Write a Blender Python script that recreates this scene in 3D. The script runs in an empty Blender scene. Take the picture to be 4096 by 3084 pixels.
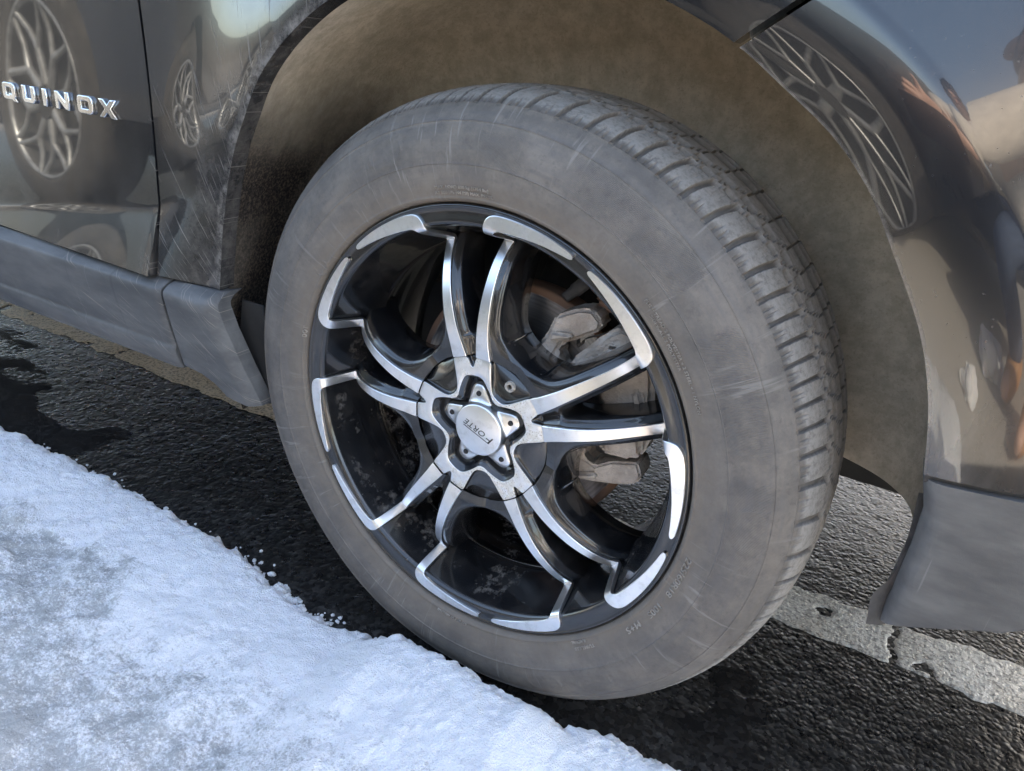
import bpy, bmesh, math, random
import numpy as np
from mathutils import Matrix, Vector

random.seed(7)
rng = np.random.default_rng(11)
scene = bpy.context.scene
COL = scene.collection

# ------------------------------------------------------------------ camera, sky, sun, exposure
HC = 0.347                                   # height of the wheel centre above the asphalt
A = np.array([[0.8342484, 0.0610485, -0.5479988],
              [-0.0510248, 0.9981348, 0.0335170],
              [0.5490228, 0.0, 0.8358074]])   # wheel frame -> car frame (steer + rolling angle)
cam_d = bpy.data.cameras.new('camera')
cam_d.sensor_width = 36.0
cam_d.lens = 36.0 * 2891.96 / 4096.0
cam_d.clip_start = 0.02
cam_d.clip_end = 3000.0
cam = bpy.data.objects.new('camera', cam_d)
COL.objects.link(cam)
right = Vector((0.87297893, 0.4796497, 0.0885661))
down = Vector((0.27281758, -0.32964806, -0.90382671))
fwd = Vector((-0.40432457, 0.81318406, -0.41863268))
M = Matrix(((right.x, -down.x, -fwd.x, 0.34368), (right.y, -down.y, -fwd.y, -0.60108),
            (right.z, -down.z, -fwd.z, 0.38295 + HC), (0, 0, 0, 1)))
cam.matrix_world = M
scene.camera = cam

SUN_EL, SUN_AZ = 41.0, 57.0                 # the sun stands beyond the car, ahead of the wheel
sd = Vector((math.cos(math.radians(SUN_EL)) * math.cos(math.radians(SUN_AZ)),
             math.cos(math.radians(SUN_EL)) * math.sin(math.radians(SUN_AZ)), math.sin(math.radians(SUN_EL))))
world = bpy.data.worlds.new('World')
scene.world = world
world.use_nodes = True
wn = world.node_tree
wn.nodes.clear()
sky = wn.nodes.new('ShaderNodeTexSky')
sky.sky_type = 'NISHITA'
sky.sun_disc = False
sky.sun_elevation = math.radians(SUN_EL)
sky.sun_rotation = math.radians(90.0 - SUN_AZ)
sky.dust_density = 3.0
sky.ozone_density = 0.6
bg = wn.nodes.new('ShaderNodeBackground')
bg.inputs['Strength'].default_value = 0.15
wo = wn.nodes.new('ShaderNodeOutputWorld')
wn.links.new(sky.outputs[0], bg.inputs[0])
wn.links.new(bg.outputs[0], wo.inputs[0])
sun_d = bpy.data.lights.new('sun', 'SUN')
sun_d.energy = 3.5
sun_d.angle = math.radians(0.5)
sun_d.color = (1.0, 0.93, 0.82)
sun = bpy.data.objects.new('sun', sun_d)
COL.objects.link(sun)
sun.rotation_euler = sd.to_track_quat('Z', 'Y').to_euler()
sun.location = (6, 8, 6)
scene.view_settings.view_transform = 'Standard'
scene.view_settings.look = 'None'
scene.view_settings.gamma = 1.0
scene.view_settings.use_curve_mapping = False
scene.view_settings.exposure = 2.78
scene.view_settings.use_white_balance = True
scene.view_settings.white_balance_temperature = 7200
scene.view_settings.white_balance_tint = 8
scene.cycles.max_bounces = 8
scene.cycles.diffuse_bounces = 4
scene.cycles.glossy_bounces = 5


# ------------------------------------------------------------------ helpers
def mesh_np(name, V, F, smooth=True, attrs=None):
    V = np.asarray(V, dtype=np.float32).reshape(-1, 3)
    F = np.asarray(F, dtype=np.int32)
    me = bpy.data.meshes.new(name)
    n, k = F.shape
    me.vertices.add(len(V)); me.vertices.foreach_set('co', V.ravel())
    me.loops.add(n * k); me.loops.foreach_set('vertex_index', F.ravel())
    me.polygons.add(n)
    me.polygons.foreach_set('loop_start', np.arange(0, n * k, k, dtype=np.int32))
    me.polygons.foreach_set('loop_total', np.full(n, k, dtype=np.int32))
    me.polygons.foreach_set('use_smooth', np.full(n, smooth, dtype=bool))
    if attrs:
        for an, av in attrs.items():
            a = me.attributes.new(an, 'FLOAT', 'POINT')
            a.data.foreach_set('value', np.asarray(av, dtype=np.float32).ravel())
    me.update(); me.validate()
    return me


def grid_faces(n, m, closed_n=False, off=0):
    i = np.arange(n if closed_n else n - 1)[:, None]
    j = np.arange(m - 1)[None, :]
    i2 = (i + 1) % n
    f = np.stack([i * m + j, i2 * m + j, i2 * m + j + 1, i * m + j + 1], -1).reshape(-1, 4)
    return f + off


def obj(name, me, mat=None, parent=None, loc=None):
    o = bpy.data.objects.new(name, me)
    COL.objects.link(o)
    if mat is not None and me is not None:
        me.materials.append(mat)
    if parent is not None:
        o.parent = parent
    if loc is not None:
        o.location = loc
    return o


def join_parts(parts):
    """parts: list of (V,F) with quads -> one V,F"""
    Vs, Fs, o = [], [], 0
    for V, F in parts:
        V = np.asarray(V, dtype=float).reshape(-1, 3)
        Vs.append(V); Fs.append(np.asarray(F) + o); o += len(V)
    return np.concatenate(Vs), np.concatenate(Fs)


def _h(ix, iy, seed):
    h = (ix.astype(np.int64) * 374761393 + iy.astype(np.int64) * 668265263 + seed * 974634317) & 0xffffffff
    h = ((h ^ (h >> 13)) * 1274126177) & 0xffffffff
    return ((h ^ (h >> 16)) & 0xffff) / 65535.0


def vnoise(x, y, seed=0):
    x = np.asarray(x, float); y = np.asarray(y, float)
    ix, iy = np.floor(x), np.floor(y)
    fx, fy = x - ix, y - iy
    fx = fx * fx * (3 - 2 * fx); fy = fy * fy * (3 - 2 * fy)
    a, b = _h(ix, iy, seed), _h(ix + 1, iy, seed)
    c, d = _h(ix, iy + 1, seed), _h(ix + 1, iy + 1, seed)
    return (a * (1 - fx) + b * fx) * (1 - fy) + (c * (1 - fx) + d * fx) * fy


def fbm(x, y, oct=4, seed=0):
    s, a, t = 0, 0.5, 0
    for o in range(oct):
        s = s + a * vnoise(x * 2 ** o, y * 2 ** o, seed + o * 17); t += a; a *= 0.5
    return s / t


def sstep(a, b, x):
    t = np.clip((np.asarray(x, float) - a) / (b - a), 0, 1)
    return t * t * (3 - 2 * t)


def softplus(x, w):
    return w * np.logaddexp(0, np.asarray(x, float) / w)


def catmull(P, n):
    P = np.asarray(P, float)
    Q = np.vstack([2 * P[0] - P[1], P, 2 * P[-1] - P[-2]])
    out = []
    m = len(P) - 1
    for u in np.linspace(0, m, n):
        i = min(int(u), m - 1); t = u - i
        p0, p1, p2, p3 = Q[i], Q[i + 1], Q[i + 2], Q[i + 3]
        out.append(0.5 * (2 * p1 + (p2 - p0) * t + (2 * p0 - 5 * p1 + 4 * p2 - p3) * t * t + (3 * p1 - p0 - 3 * p2 + p3) * t ** 3))
    return np.array(out)


def box_bm(bm, c, s, rot=None, bevel=0.0, seg=2):
    r = bmesh.ops.create_cube(bm, size=1.0)
    vs = r['verts']
    for v in vs:
        v.co = Vector((v.co.x * s[0], v.co.y * s[1], v.co.z * s[2]))
    if bevel:
        es = list({e for v in vs for e in v.link_edges})
        b = bmesh.ops.bevel(bm, geom=es, offset=bevel, segments=seg, affect='EDGES', profile=0.6)
        vs = list({v for f in b['faces'] for v in f.verts} | {v for v in vs if v.is_valid})
    m = Matrix.Translation(c) @ (rot.to_4x4() if rot else Matrix())
    bmesh.ops.transform(bm, matrix=m, verts=[v for v in vs if v.is_valid])


def bm_obj(name, bm, mat, parent=None, loc=None, smooth=True, angle=40):
    me = bpy.data.meshes.new(name)
    bmesh.ops.recalc_face_normals(bm, faces=bm.faces)
    bm.to_mesh(me); bm.free()
    if smooth:
        me.polygons.foreach_set('use_smooth', np.ones(len(me.polygons), bool))
        me.set_sharp_from_angle(angle=math.radians(angle))
    return obj(name, me, mat, parent, loc)


def prism(pts, y0, y1, bevel=0.003, seg=2):
    """outline in (x,z) extruded from y0 to y1, edges bevelled"""
    bm = bmesh.new()
    vs = [bm.verts.new((p[0], y0, p[1])) for p in pts]
    f = bm.faces.new(vs)
    r = bmesh.ops.extrude_face_region(bm, geom=[f])
    for v in [g for g in r['geom'] if isinstance(g, bmesh.types.BMVert)]:
        v.co.y = y1
    bmesh.ops.recalc_face_normals(bm, faces=bm.faces)
    if bevel:
        bmesh.ops.bevel(bm, geom=list(bm.edges), offset=bevel, segments=seg, affect='EDGES', clamp_overlap=True)
    return bm


def tube(pts, rad, seg=10, caps=True):
    pts = np.asarray(pts, float); n = len(pts)
    rad = np.broadcast_to(np.asarray(rad, float), (n,))
    V = []
    for i in range(n):
        t = pts[min(i + 1, n - 1)] - pts[max(i - 1, 0)]
        t /= np.linalg.norm(t)
        u = np.cross(t, [0.13, 0.21, 0.97]); u /= np.linalg.norm(u)
        w = np.cross(t, u)
        a = np.linspace(0, 2 * np.pi, seg, endpoint=False)
        V.append(pts[i] + rad[i] * (np.cos(a)[:, None] * u + np.sin(a)[:, None] * w))
    V = np.array(V)
    i = np.arange(n - 1)[:, None]; j = np.arange(seg)[None, :]; j2 = (j + 1) % seg
    F = np.stack([i * seg + j, (i + 1) * seg + j, (i + 1) * seg + j2, i * seg + j2], -1).reshape(-1, 4)
    V = V.reshape(-1, 3)
    if caps:
        V = np.vstack([V, pts[0], pts[-1]])
        a, b = len(V) - 2, len(V) - 1
        jj = np.arange(0, seg, 1); jn = (jj + 1) % seg
        F = np.vstack([F, np.stack([jj, jn, np.full(seg, a), np.full(seg, a)], 1)[:, [0, 1, 2, 2]] * 1,
                       np.stack([(n - 1) * seg + jj, (n - 1) * seg + jn, np.full(seg, b), np.full(seg, b)], 1)])
    return V, F


def mesh_mixed(name, V, F, smooth=True):
    """quads where repeated indices collapse to triangles"""
    faces = []
    for f in F:
        g = []
        for i in f:
            if i not in g:
                g.append(int(i))
        if len(g) > 2:
            faces.append(g)
    me = bpy.data.meshes.new(name)
    me.from_pydata([tuple(map(float, v)) for v in V], [], faces)
    if smooth:
        me.polygons.foreach_set('use_smooth', np.ones(len(me.polygons), bool))
    me.update()
    return me


def text_mesh(body, size, extrude, bevel=0.0, space=1.0, xscale=1.0):
    cu = bpy.data.curves.new('t', 'FONT')
    cu.body = body; cu.size = size; cu.extrude = extrude; cu.bevel_depth = bevel
    cu.bevel_resolution = 1; cu.align_x = 'CENTER'; cu.space_character = space; cu.resolution_u = 4
    o = bpy.data.objects.new('t', cu); COL.objects.link(o)
    dg = bpy.context.evaluated_depsgraph_get(); dg.update()
    me = bpy.data.meshes.new_from_object(o.evaluated_get(dg))
    bpy.data.objects.remove(o); bpy.data.curves.remove(cu)
    co = np.empty(len(me.vertices) * 3, np.float32); me.vertices.foreach_get('co', co)
    co = co.reshape(-1, 3); co[:, 0] *= xscale
    return me, co


def tag(o, label=None, cat=None, group=None, kind=None):
    if label: o['label'] = label
    if cat: o['category'] = cat
    if group: o['group'] = group
    if kind: o['kind'] = kind
    return o


def empty(name, loc=(0, 0, 0), rz=0):
    o = bpy.data.objects.new(name, None)
    COL.objects.link(o); o.location = loc; o.rotation_euler = (0, 0, rz); o.empty_display_size = 0.2
    return o


# ------------------------------------------------------------------ material helpers
class NT:
    def __init__(self, name):
        self.m = bpy.data.materials.new(name); self.m.use_nodes = True
        self.t = self.m.node_tree; self.t.nodes.clear()
        self.out = self.t.nodes.new('ShaderNodeOutputMaterial')

    def n(self, typ, ins=None, **props):
        nd = self.t.nodes.new(typ)
        for k, v in props.items(): setattr(nd, k, v)
        for k, v in (ins or {}).items(): self.set(nd.inputs[k], v)
        return nd

    def set(self, sock, v):
        if isinstance(v, bpy.types.NodeSocket): self.t.links.new(v, sock)
        else:
            if isinstance(v, (tuple, list)) and len(v) == 3 and sock.type == 'RGBA': v = (*v, 1)
            sock.default_value = v

    def obj(self): return self.n('ShaderNodeTexCoord').outputs['Object']

    def map(self, vec, scale=(1, 1, 1), loc=(0, 0, 0), rot=(0, 0, 0)):
        return self.n('ShaderNodeMapping', {'Vector': vec, 'Scale': scale, 'Location': loc, 'Rotation': rot}).outputs[0]

    def noise(self, vec, scale, detail=4, rough=0.55, dist=0.0):
        return self.n('ShaderNodeTexNoise', {'Vector': vec, 'Scale': scale, 'Detail': detail, 'Roughness': rough, 'Distortion': dist}).outputs[0]

    def vor(self, vec, scale, feature='F1', out=0):
        return self.n('ShaderNodeTexVoronoi', {'Vector': vec, 'Scale': scale}, feature=feature).outputs[out]

    def ramp(self, f, a, b, lo=0.0, hi=1.0):
        return self.n('ShaderNodeMapRange', {'Value': f, 'From Min': a, 'From Max': b, 'To Min': lo, 'To Max': hi}, clamp=True, interpolation_type='SMOOTHSTEP').outputs[0]

    def math(self, op, a, b=0.0, c=None):
        nd = self.n('ShaderNodeMath', operation=op)
        self.set(nd.inputs[0], a); self.set(nd.inputs[1], b)
        if c is not None: self.set(nd.inputs[2], c)
        return nd.outputs[0]

    def mixc(self, f, a, b):
        nd = self.n('ShaderNodeMix', data_type='RGBA')
        self.set(nd.inputs[0], f); self.set(nd.inputs[6], a); self.set(nd.inputs[7], b)
        return nd.outputs[2]

    def mixf(self, f, a, b):
        nd = self.n('ShaderNodeMix', data_type='FLOAT')
        self.set(nd.inputs[0], f); self.set(nd.inputs[2], a); self.set(nd.inputs[3], b)
        return nd.outputs[0]

    def bump(self, h, strength=0.5, dist=0.001, normal=None):
        ins = {'Height': h, 'Strength': strength, 'Distance': dist}
        if normal is not None: ins['Normal'] = normal
        return self.n('ShaderNodeBump', ins).outputs[0]

    def bsdf(self, **kw):
        names = {'color': 'Base Color', 'rough': 'Roughness', 'metal': 'Metallic', 'coat': 'Coat Weight',
                 'coat_r': 'Coat Roughness', 'spec': 'Specular IOR Level', 'normal': 'Normal', 'sss': 'Subsurface Weight',
                 'sss_r': 'Subsurface Radius', 'sss_s': 'Subsurface Scale', 'aniso': 'Anisotropic', 'trans': 'Transmission Weight', 'ior': 'IOR',
                 'coat_n': 'Coat Normal', 'sheen': 'Sheen Weight'}
        return self.n('ShaderNodeBsdfPrincipled', {names[k]: v for k, v in kw.items()}).outputs[0]

    def mixs(self, f, a, b):
        nd = self.n('ShaderNodeMixShader'); self.set(nd.inputs[0], f)
        self.t.links.new(a, nd.inputs[1]); self.t.links.new(b, nd.inputs[2])
        return nd.outputs[0]

    def done(self, s):
        self.t.links.new(s, self.out.inputs[0]); return self.m

    def sep(self, v):
        return self.n('ShaderNodeSeparateXYZ', {0: v}).outputs

    def comb(self, x=0.0, y=0.0, z=0.0):
        return self.n('ShaderNodeCombineXYZ', {0: x, 1: y, 2: z}).outputs[0]

    def attr(self, name):
        return self.n('ShaderNodeAttribute', attribute_name=name).outputs['Fac']


def mud_streaks(k, p, reach=0.66):
    """mud thrown up from behind the tyre: streaks fanning out of one point low on the arch"""
    x, y, z = k.sep(p)
    dx = k.math('ADD', x, 0.20); dz = k.math('ADD', z, 0.16)
    ang = k.math('ARCTAN2', dz, dx)
    r = k.math('SQRT', k.math('ADD', k.math('MULTIPLY', dx, dx), k.math('MULTIPLY', dz, dz)))
    v = k.comb(k.math('MULTIPLY', ang, 62.0), k.math('MULTIPLY', r, 5.0), 0.0)
    n1 = k.noise(v, 2.2, 3, 0.6)
    v2 = k.comb(k.math('MULTIPLY', ang, 130.0), k.math('MULTIPLY', r, 9.0), 4.0)
    n2 = k.noise(v2, 1.6, 2, 0.5)
    rw = k.math('SQRT', k.math('ADD', k.math('MULTIPLY', x, x), k.math('MULTIPLY', z, z)))
    near = k.ramp(rw, 0.42, reach, 1.0, 0.0)
    t = k.math('MULTIPLY', k.math('SUBTRACT', 1.0, near), 0.13)
    s1 = k.ramp(k.math('SUBTRACT', n1, t), 0.63, 0.70)
    s2 = k.ramp(k.math('SUBTRACT', n2, t), 0.645, 0.70)
    low = k.ramp(x, -0.12, -0.26)
    return k.math('MULTIPLY', k.math('MULTIPLY', k.math('MAXIMUM', s1, s2), near), low), rw


def mat_paint():
    k = NT('black_paint'); p = k.obj()
    st, rw = mud_streaks(k, p)
    film = k.ramp(k.noise(k.map(p, (9, 9, 2.2)), 3.0, 5, 0.65), 0.35, 0.8, 0.010, 0.075)
    specks = k.ramp(k.noise(p, 320.0, 2, 0.5), 0.70, 0.76, 0.0, 0.5)
    x, y, z = k.sep(p)
    lowz = k.ramp(z, 0.28, 0.06)
    film = k.math('MULTIPLY', film, k.math('ADD', 0.45, k.math('MULTIPLY', lowz, 3.6)))
    specks = k.math('MULTIPLY', specks, k.ramp(k.noise(p, 14.0, 3), 0.45, 0.7))
    d = k.math('MAXIMUM', k.math('MAXIMUM', film, specks), k.math('MULTIPLY', st, 0.85))
    crust = k.math('MULTIPLY', k.attr('crust'), k.ramp(k.noise(p, 55.0, 7, 0.78), 0.34, 0.66))
    d = k.math('MAXIMUM', d, crust)
    haze = k.math('MULTIPLY', k.math('MULTIPLY', k.ramp(rw, 0.40, 0.56, 0.42, 0.0), k.ramp(k.noise(p, 35.0, 6, 0.75), 0.3, 0.75)), k.ramp(x, -0.1, -0.3))
    d = k.math('MAXIMUM', d, haze)
    flake = k.noise(p, 2500.0, 1)
    paint = k.bsdf(color=k.mixc(k.ramp(flake, 0.4, 0.7), (0.004, 0.005, 0.007), (0.010, 0.012, 0.016)), rough=0.22, coat=1.0, coat_r=0.025, spec=0.5)
    dust = k.bsdf(color=k.mixc(k.noise(p, 60.0, 4), (0.15, 0.135, 0.12), (0.27, 0.25, 0.23)), rough=0.95, spec=0.1,
                  normal=k.bump(k.noise(p, 260.0, 4, 0.7), 0.6, 0.002))
    return k.done(k.mixs(d, paint, dust))


def mat_trim():
    k = NT('grey_plastic_trim'); p = k.obj()
    st, rw = mud_streaks(k, p, 1.15)
    grain = k.noise(p, 900.0, 3, 0.6)
    big = k.noise(k.map(p, (2.0, 6, 6)), 4.0, 5, 0.6)
    runs = k.ramp(k.noise(k.map(p, (70, 10, 3.0)), 1.0, 3, 0.5), 0.62, 0.74, 0.0, 0.35)
    col = k.mixc(k.ramp(big, 0.3, 0.75), (0.070, 0.071, 0.073), (0.150, 0.149, 0.147))
    col = k.mixc(runs, col, (0.035, 0.037, 0.040))
    col = k.mixc(k.math('MULTIPLY', st, 0.60), col, (0.30, 0.265, 0.225))
    scr = k.ramp(k.noise(k.map(p, (240, 30, 6), rot=(0, 0.3, 0)), 1.0, 2), 0.70, 0.74, 0.0, 0.25)
    col = k.mixc(scr, col, (0.26, 0.26, 0.26))
    return k.done(k.bsdf(color=col, rough=k.mixf(big, 0.42, 0.68), spec=0.35, normal=k.bump(grain, 0.25, 0.0006)))


def mat_liner():
    k = NT('felt_liner'); p = k.obj()
    x, y, z = k.sep(p)
    ang = k.math('ARCTAN2', z, x)
    v = k.comb(k.math('MULTIPLY', ang, 8.0), k.math('MULTIPLY', y, 46.0), k.math('MULTIPLY', z, 2.0))
    fibre = k.noise(v, 3.0, 4, 0.6, 0.2)
    fine = k.noise(p, 260.0, 5, 0.75)
    mid = k.noise(p, 48.0, 5, 0.7)
    blot = k.noise(p, 7.0, 4, 0.6)
    mud = k.ramp(k.math('ADD', z, k.math('MULTIPLY', k.math('SUBTRACT', blot, 0.5), 0.16)), 0.20, 0.37)
    c = k.mixc(k.ramp(mid, 0.3, 0.7), (0.44, 0.385, 0.30), (0.62, 0.55, 0.445))
    c = k.mixc(k.ramp(fibre, 0.35, 0.7, 0.0, 0.35), c, (0.36, 0.315, 0.245))
    c = k.mixc(k.ramp(fine, 0.5, 0.7, 0.0, 0.45), c, (0.27, 0.235, 0.185))
    c2 = k.mixc(k.ramp(fine, 0.42, 0.66), (0.026, 0.024, 0.023), (0.12, 0.095, 0.075))
    front = k.ramp(x, -0.30, -0.05)
    c = k.mixc(k.math('MAXIMUM', mud, front), c2, c)
    c = k.mixc(k.ramp(blot, 0.5, 0.75, 0.0, 0.35), c, (0.30, 0.265, 0.21))
    return k.done(k.bsdf(color=c, rough=1.0, spec=0.1, normal=k.bump(k.math('ADD', fine, mid), 0.5, 0.002)))


def mat_simple(name, col, rough, metal=0.0, spec=0.5, nscale=0.0, namp=0.3, bump=0.0, bscale=300.0, coat=0.0):
    k = NT(name); p = k.obj()
    c = col
    if nscale:
        f = k.noise(p, nscale, 5, 0.6)
        c = k.mixc(k.ramp(f, 0.3, 0.7), tuple(v * (1 - namp) for v in col), tuple(min(1, v * (1 + namp)) for v in col))
    kw = dict(color=c, rough=rough, metal=metal, spec=spec, coat=coat, coat_r=0.04)
    if bump: kw['normal'] = k.bump(k.noise(p, bscale, 4, 0.6), bump, 0.001)
    return k.done(k.bsdf(**kw))


def mat_alu(name='machined_aluminium', pitted=False):
    k = NT(name); p = k.obj()
    x, y, z = k.sep(p)
    r = k.math('SQRT', k.math('ADD', k.math('MULTIPLY', x, x), k.math('MULTIPLY', z, z)))
    lathe = k.noise(k.comb(k.math('MULTIPLY', r, 1.0), 0.0, 0.0), 2600.0, 2, 0.5)
    haze = k.noise(p, 55.0, 5, 0.7)
    hz = k.ramp(haze, 0.48, 0.72)
    wear = k.ramp(k.noise(p, 420.0, 3, 0.6), 0.70, 0.76, 0.0, 0.5)
    col = k.mixc(hz, (0.90, 0.905, 0.91), (0.74, 0.74, 0.73))
    rg = k.mixf(hz, 0.30, 0.42)
    if pitted:
        area = k.ramp(k.noise(p, 26.0, 3), 0.42, 0.56)
        pit = k.math('MULTIPLY', k.ramp(k.noise(p, 650.0, 3, 0.6), 0.585, 0.64), area)
        chalk = k.math('MULTIPLY', area, k.ramp(k.noise(p, 160.0, 4, 0.7), 0.3, 0.6))
        col = k.mixc(k.math('MULTIPLY', chalk, 0.75), col, (0.60, 0.56, 0.48))
        col = k.mixc(pit, col, (0.16, 0.10, 0.05))
        rg = k.mixf(chalk, rg, 0.7)
        metal = k.mixf(k.math('MULTIPLY', chalk, 0.85), 1.0, 0.1)
    else:
        metal = k.mixf(wear, 1.0, 0.2)
        col = k.mixc(wear, col, (0.55, 0.53, 0.48))
    b = k.bump(lathe, 0.06, 0.0002)
    return k.done(k.bsdf(color=col, rough=rg, metal=metal, normal=b, aniso=0.4))


def mat_gloss_black(name='gloss_black_wheel'):
    k = NT(name); p = k.obj()
    big = k.noise(p, 14.0, 5, 0.7)
    med = k.noise(p, 85.0, 5, 0.75)
    salt = k.math('MULTIPLY', k.ramp(big, 0.50, 0.66), k.ramp(med, 0.42, 0.62))
    x, y, z = k.sep(p)
    deep = k.ramp(y, 0.006, 0.03)                # dried slush sits on the dish, not on the lip
    r = k.math('SQRT', k.math('ADD', k.math('MULTIPLY', x, x), k.math('MULTIPLY', z, z)))
    dish = k.ramp(r, 0.19, 0.21, 0.12, 0.75)
    lowside = k.ramp(k.math('ADD', k.math('MULTIPLY', x, 0.55), k.math('MULTIPLY', z, 0.84)), 0.10, -0.10, 0.15, 1.0)
    salt = k.math('MULTIPLY', k.math('MULTIPLY', salt, deep), k.math('MULTIPLY', dish, lowside))
    film = k.ramp(k.noise(p, 30.0, 4), 0.4, 0.75, 0.0, 0.07)
    chips = k.ramp(k.noise(p, 210.0, 2), 0.74, 0.77, 0.0, 0.35)
    f = k.math('MAXIMUM', k.math('MAXIMUM', salt, film), chips)
    a = k.bsdf(color=(0.006, 0.0065, 0.008), rough=0.26, coat=0.9, coat_r=0.06)
    d = k.bsdf(color=k.mixc(k.noise(p, 120.0, 3), (0.17, 0.15, 0.13), (0.34, 0.31, 0.28)), rough=0.9, spec=0.1)
    return k.done(k.mixs(f, a, d))


def mat_tyre():
    k = NT('dusty_rubber'); p = k.obj()
    x, y, z = k.sep(p)
    r = k.math('SQRT', k.math('ADD', k.math('MULTIPLY', x, x), k.math('MULTIPLY', z, z)))
    ang = k.math('ARCTAN2', z, x)
    blot = k.noise(p, 26.0, 8, 0.72)
    blot2 = k.noise(p, 110.0, 6, 0.75)
    ring = k.noise(k.comb(k.math('MULTIPLY', ang, 3.0), k.math('MULTIPLY', r, 90.0), 0.0), 2.0, 4, 0.6)
    c = k.mixc(k.ramp(blot, 0.3, 0.7), (0.106, 0.097, 0.089), (0.190, 0.168, 0.146))
    c = k.mixc(k.ramp(ring, 0.40, 0.70, 0.0, 0.6), c, (0.130, 0.122, 0.118))
    c = k.mixc(k.ramp(blot2, 0.50, 0.72, 0.0, 0.55), c, (0.085, 0.078, 0.073))
    # pale rubbing marks running across the sidewall
    scuff = k.noise(k.comb(k.math('MULTIPLY', ang, 34.0), k.math('MULTIPLY', r, 9.0), 2.0), 1.3, 3, 0.6, 0.6)
    sc = k.math('MULTIPLY', k.ramp(scuff, 0.585, 0.68, 0.0, 0.7), k.ramp(k.noise(p, 9.0, 2), 0.4, 0.6))
    c = k.mixc(sc, c, (0.25, 0.235, 0.215))
    # brown dust close to the bead, pale scrubbed tread
    c = k.mixc(k.math('MULTIPLY', k.ramp(r, 0.285, 0.25), k.ramp(blot2, 0.3, 0.6, 0.2, 0.7)), c, (0.175, 0.145, 0.115))
    worn = k.math('MULTIPLY', k.attr('worn'), k.ramp(k.noise(p, 190.0, 4, 0.7), 0.3, 0.6, 0.35, 1.0))
    c = k.mixc(worn, c, (0.30, 0.285, 0.265))
    # fine radial ribbing of the sidewall bands, in patches
    rib = k.n('ShaderNodeTexWave', {'Vector': k.comb(k.math('ADD', k.math('MULTIPLY', ang, 57.3), k.math('MULTIPLY', r, 60.0)), 0.0, 0.0), 'Scale': 1.15, 'Distortion': 0.0}, wave_type='BANDS').outputs[1]
    band = k.math('MULTIPLY', k.ramp(r, 0.284, 0.287), k.ramp(r, 0.322, 0.318))
    patch = k.ramp(k.noise(k.comb(k.math('MULTIPLY', ang, 2.2), 0.0, 7.0), 1.0, 1), 0.40, 0.44)
    ribh = k.math('MULTIPLY', k.math('MULTIPLY', rib, band), patch)
    fine = k.noise(p, 700.0, 4, 0.7)
    crack = k.math('MULTIPLY', k.noise(k.comb(k.math('MULTIPLY', ang, 60.0), k.math('MULTIPLY', r, 900.0), 0.0), 1.0, 3, 0.7), k.ramp(r, 0.275, 0.252))
    nb = k.bump(k.math('ADD', k.math('ADD', k.math('MULTIPLY', ribh, 1.1), k.math('MULTIPLY', fine, 0.35)), k.math('MULTIPLY', crack, 0.9)), 0.55, 0.0009)
    return k.done(k.bsdf(color=c, rough=k.mixf(blot, 0.55, 0.8), spec=0.35, normal=nb))


def mat_cast():
    k = NT('cast_iron'); p = k.obj()
    f = k.noise(p, 38.0, 5, 0.6)
    g = k.noise(p, 600.0, 3, 0.6)
    c = k.mixc(k.ramp(f, 0.35, 0.7), (0.42, 0.355, 0.30), (0.62, 0.56, 0.50))
    return k.done(k.bsdf(color=c, rough=0.5, metal=0.35, normal=k.bump(k.math('ADD', g, k.math('MULTIPLY', k.noise(p, 110.0, 4, 0.6), 2.5)), 0.7, 0.0022)))


def mat_rotor():
    k = NT('rusty_steel_disc'); p = k.obj()
    x, y, z = k.sep(p)
    r = k.math('SQRT', k.math('ADD', k.math('MULTIPLY', x, x), k.math('MULTIPLY', z, z)))
    ring = k.noise(k.comb(r, 0.0, 0.0), 420.0, 3, 0.6)
    rust = k.ramp(k.math('ADD', k.noise(p, 22.0, 4), k.math('MULTIPLY', k.ramp(r, 0.139, 0.144), 0.5)), 0.55, 0.85)
    c = k.mixc(k.ramp(ring, 0.3, 0.7), (0.26, 0.25, 0.25), (0.42, 0.40, 0.385))
    c = k.mixc(rust, c, (0.20, 0.115, 0.075))
    return k.done(k.bsdf(color=c, rough=k.mixf(rust, 0.33, 0.85), metal=k.mixf(rust, 0.9, 0.1), normal=k.bump(ring, 0.25, 0.0005)))


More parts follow.
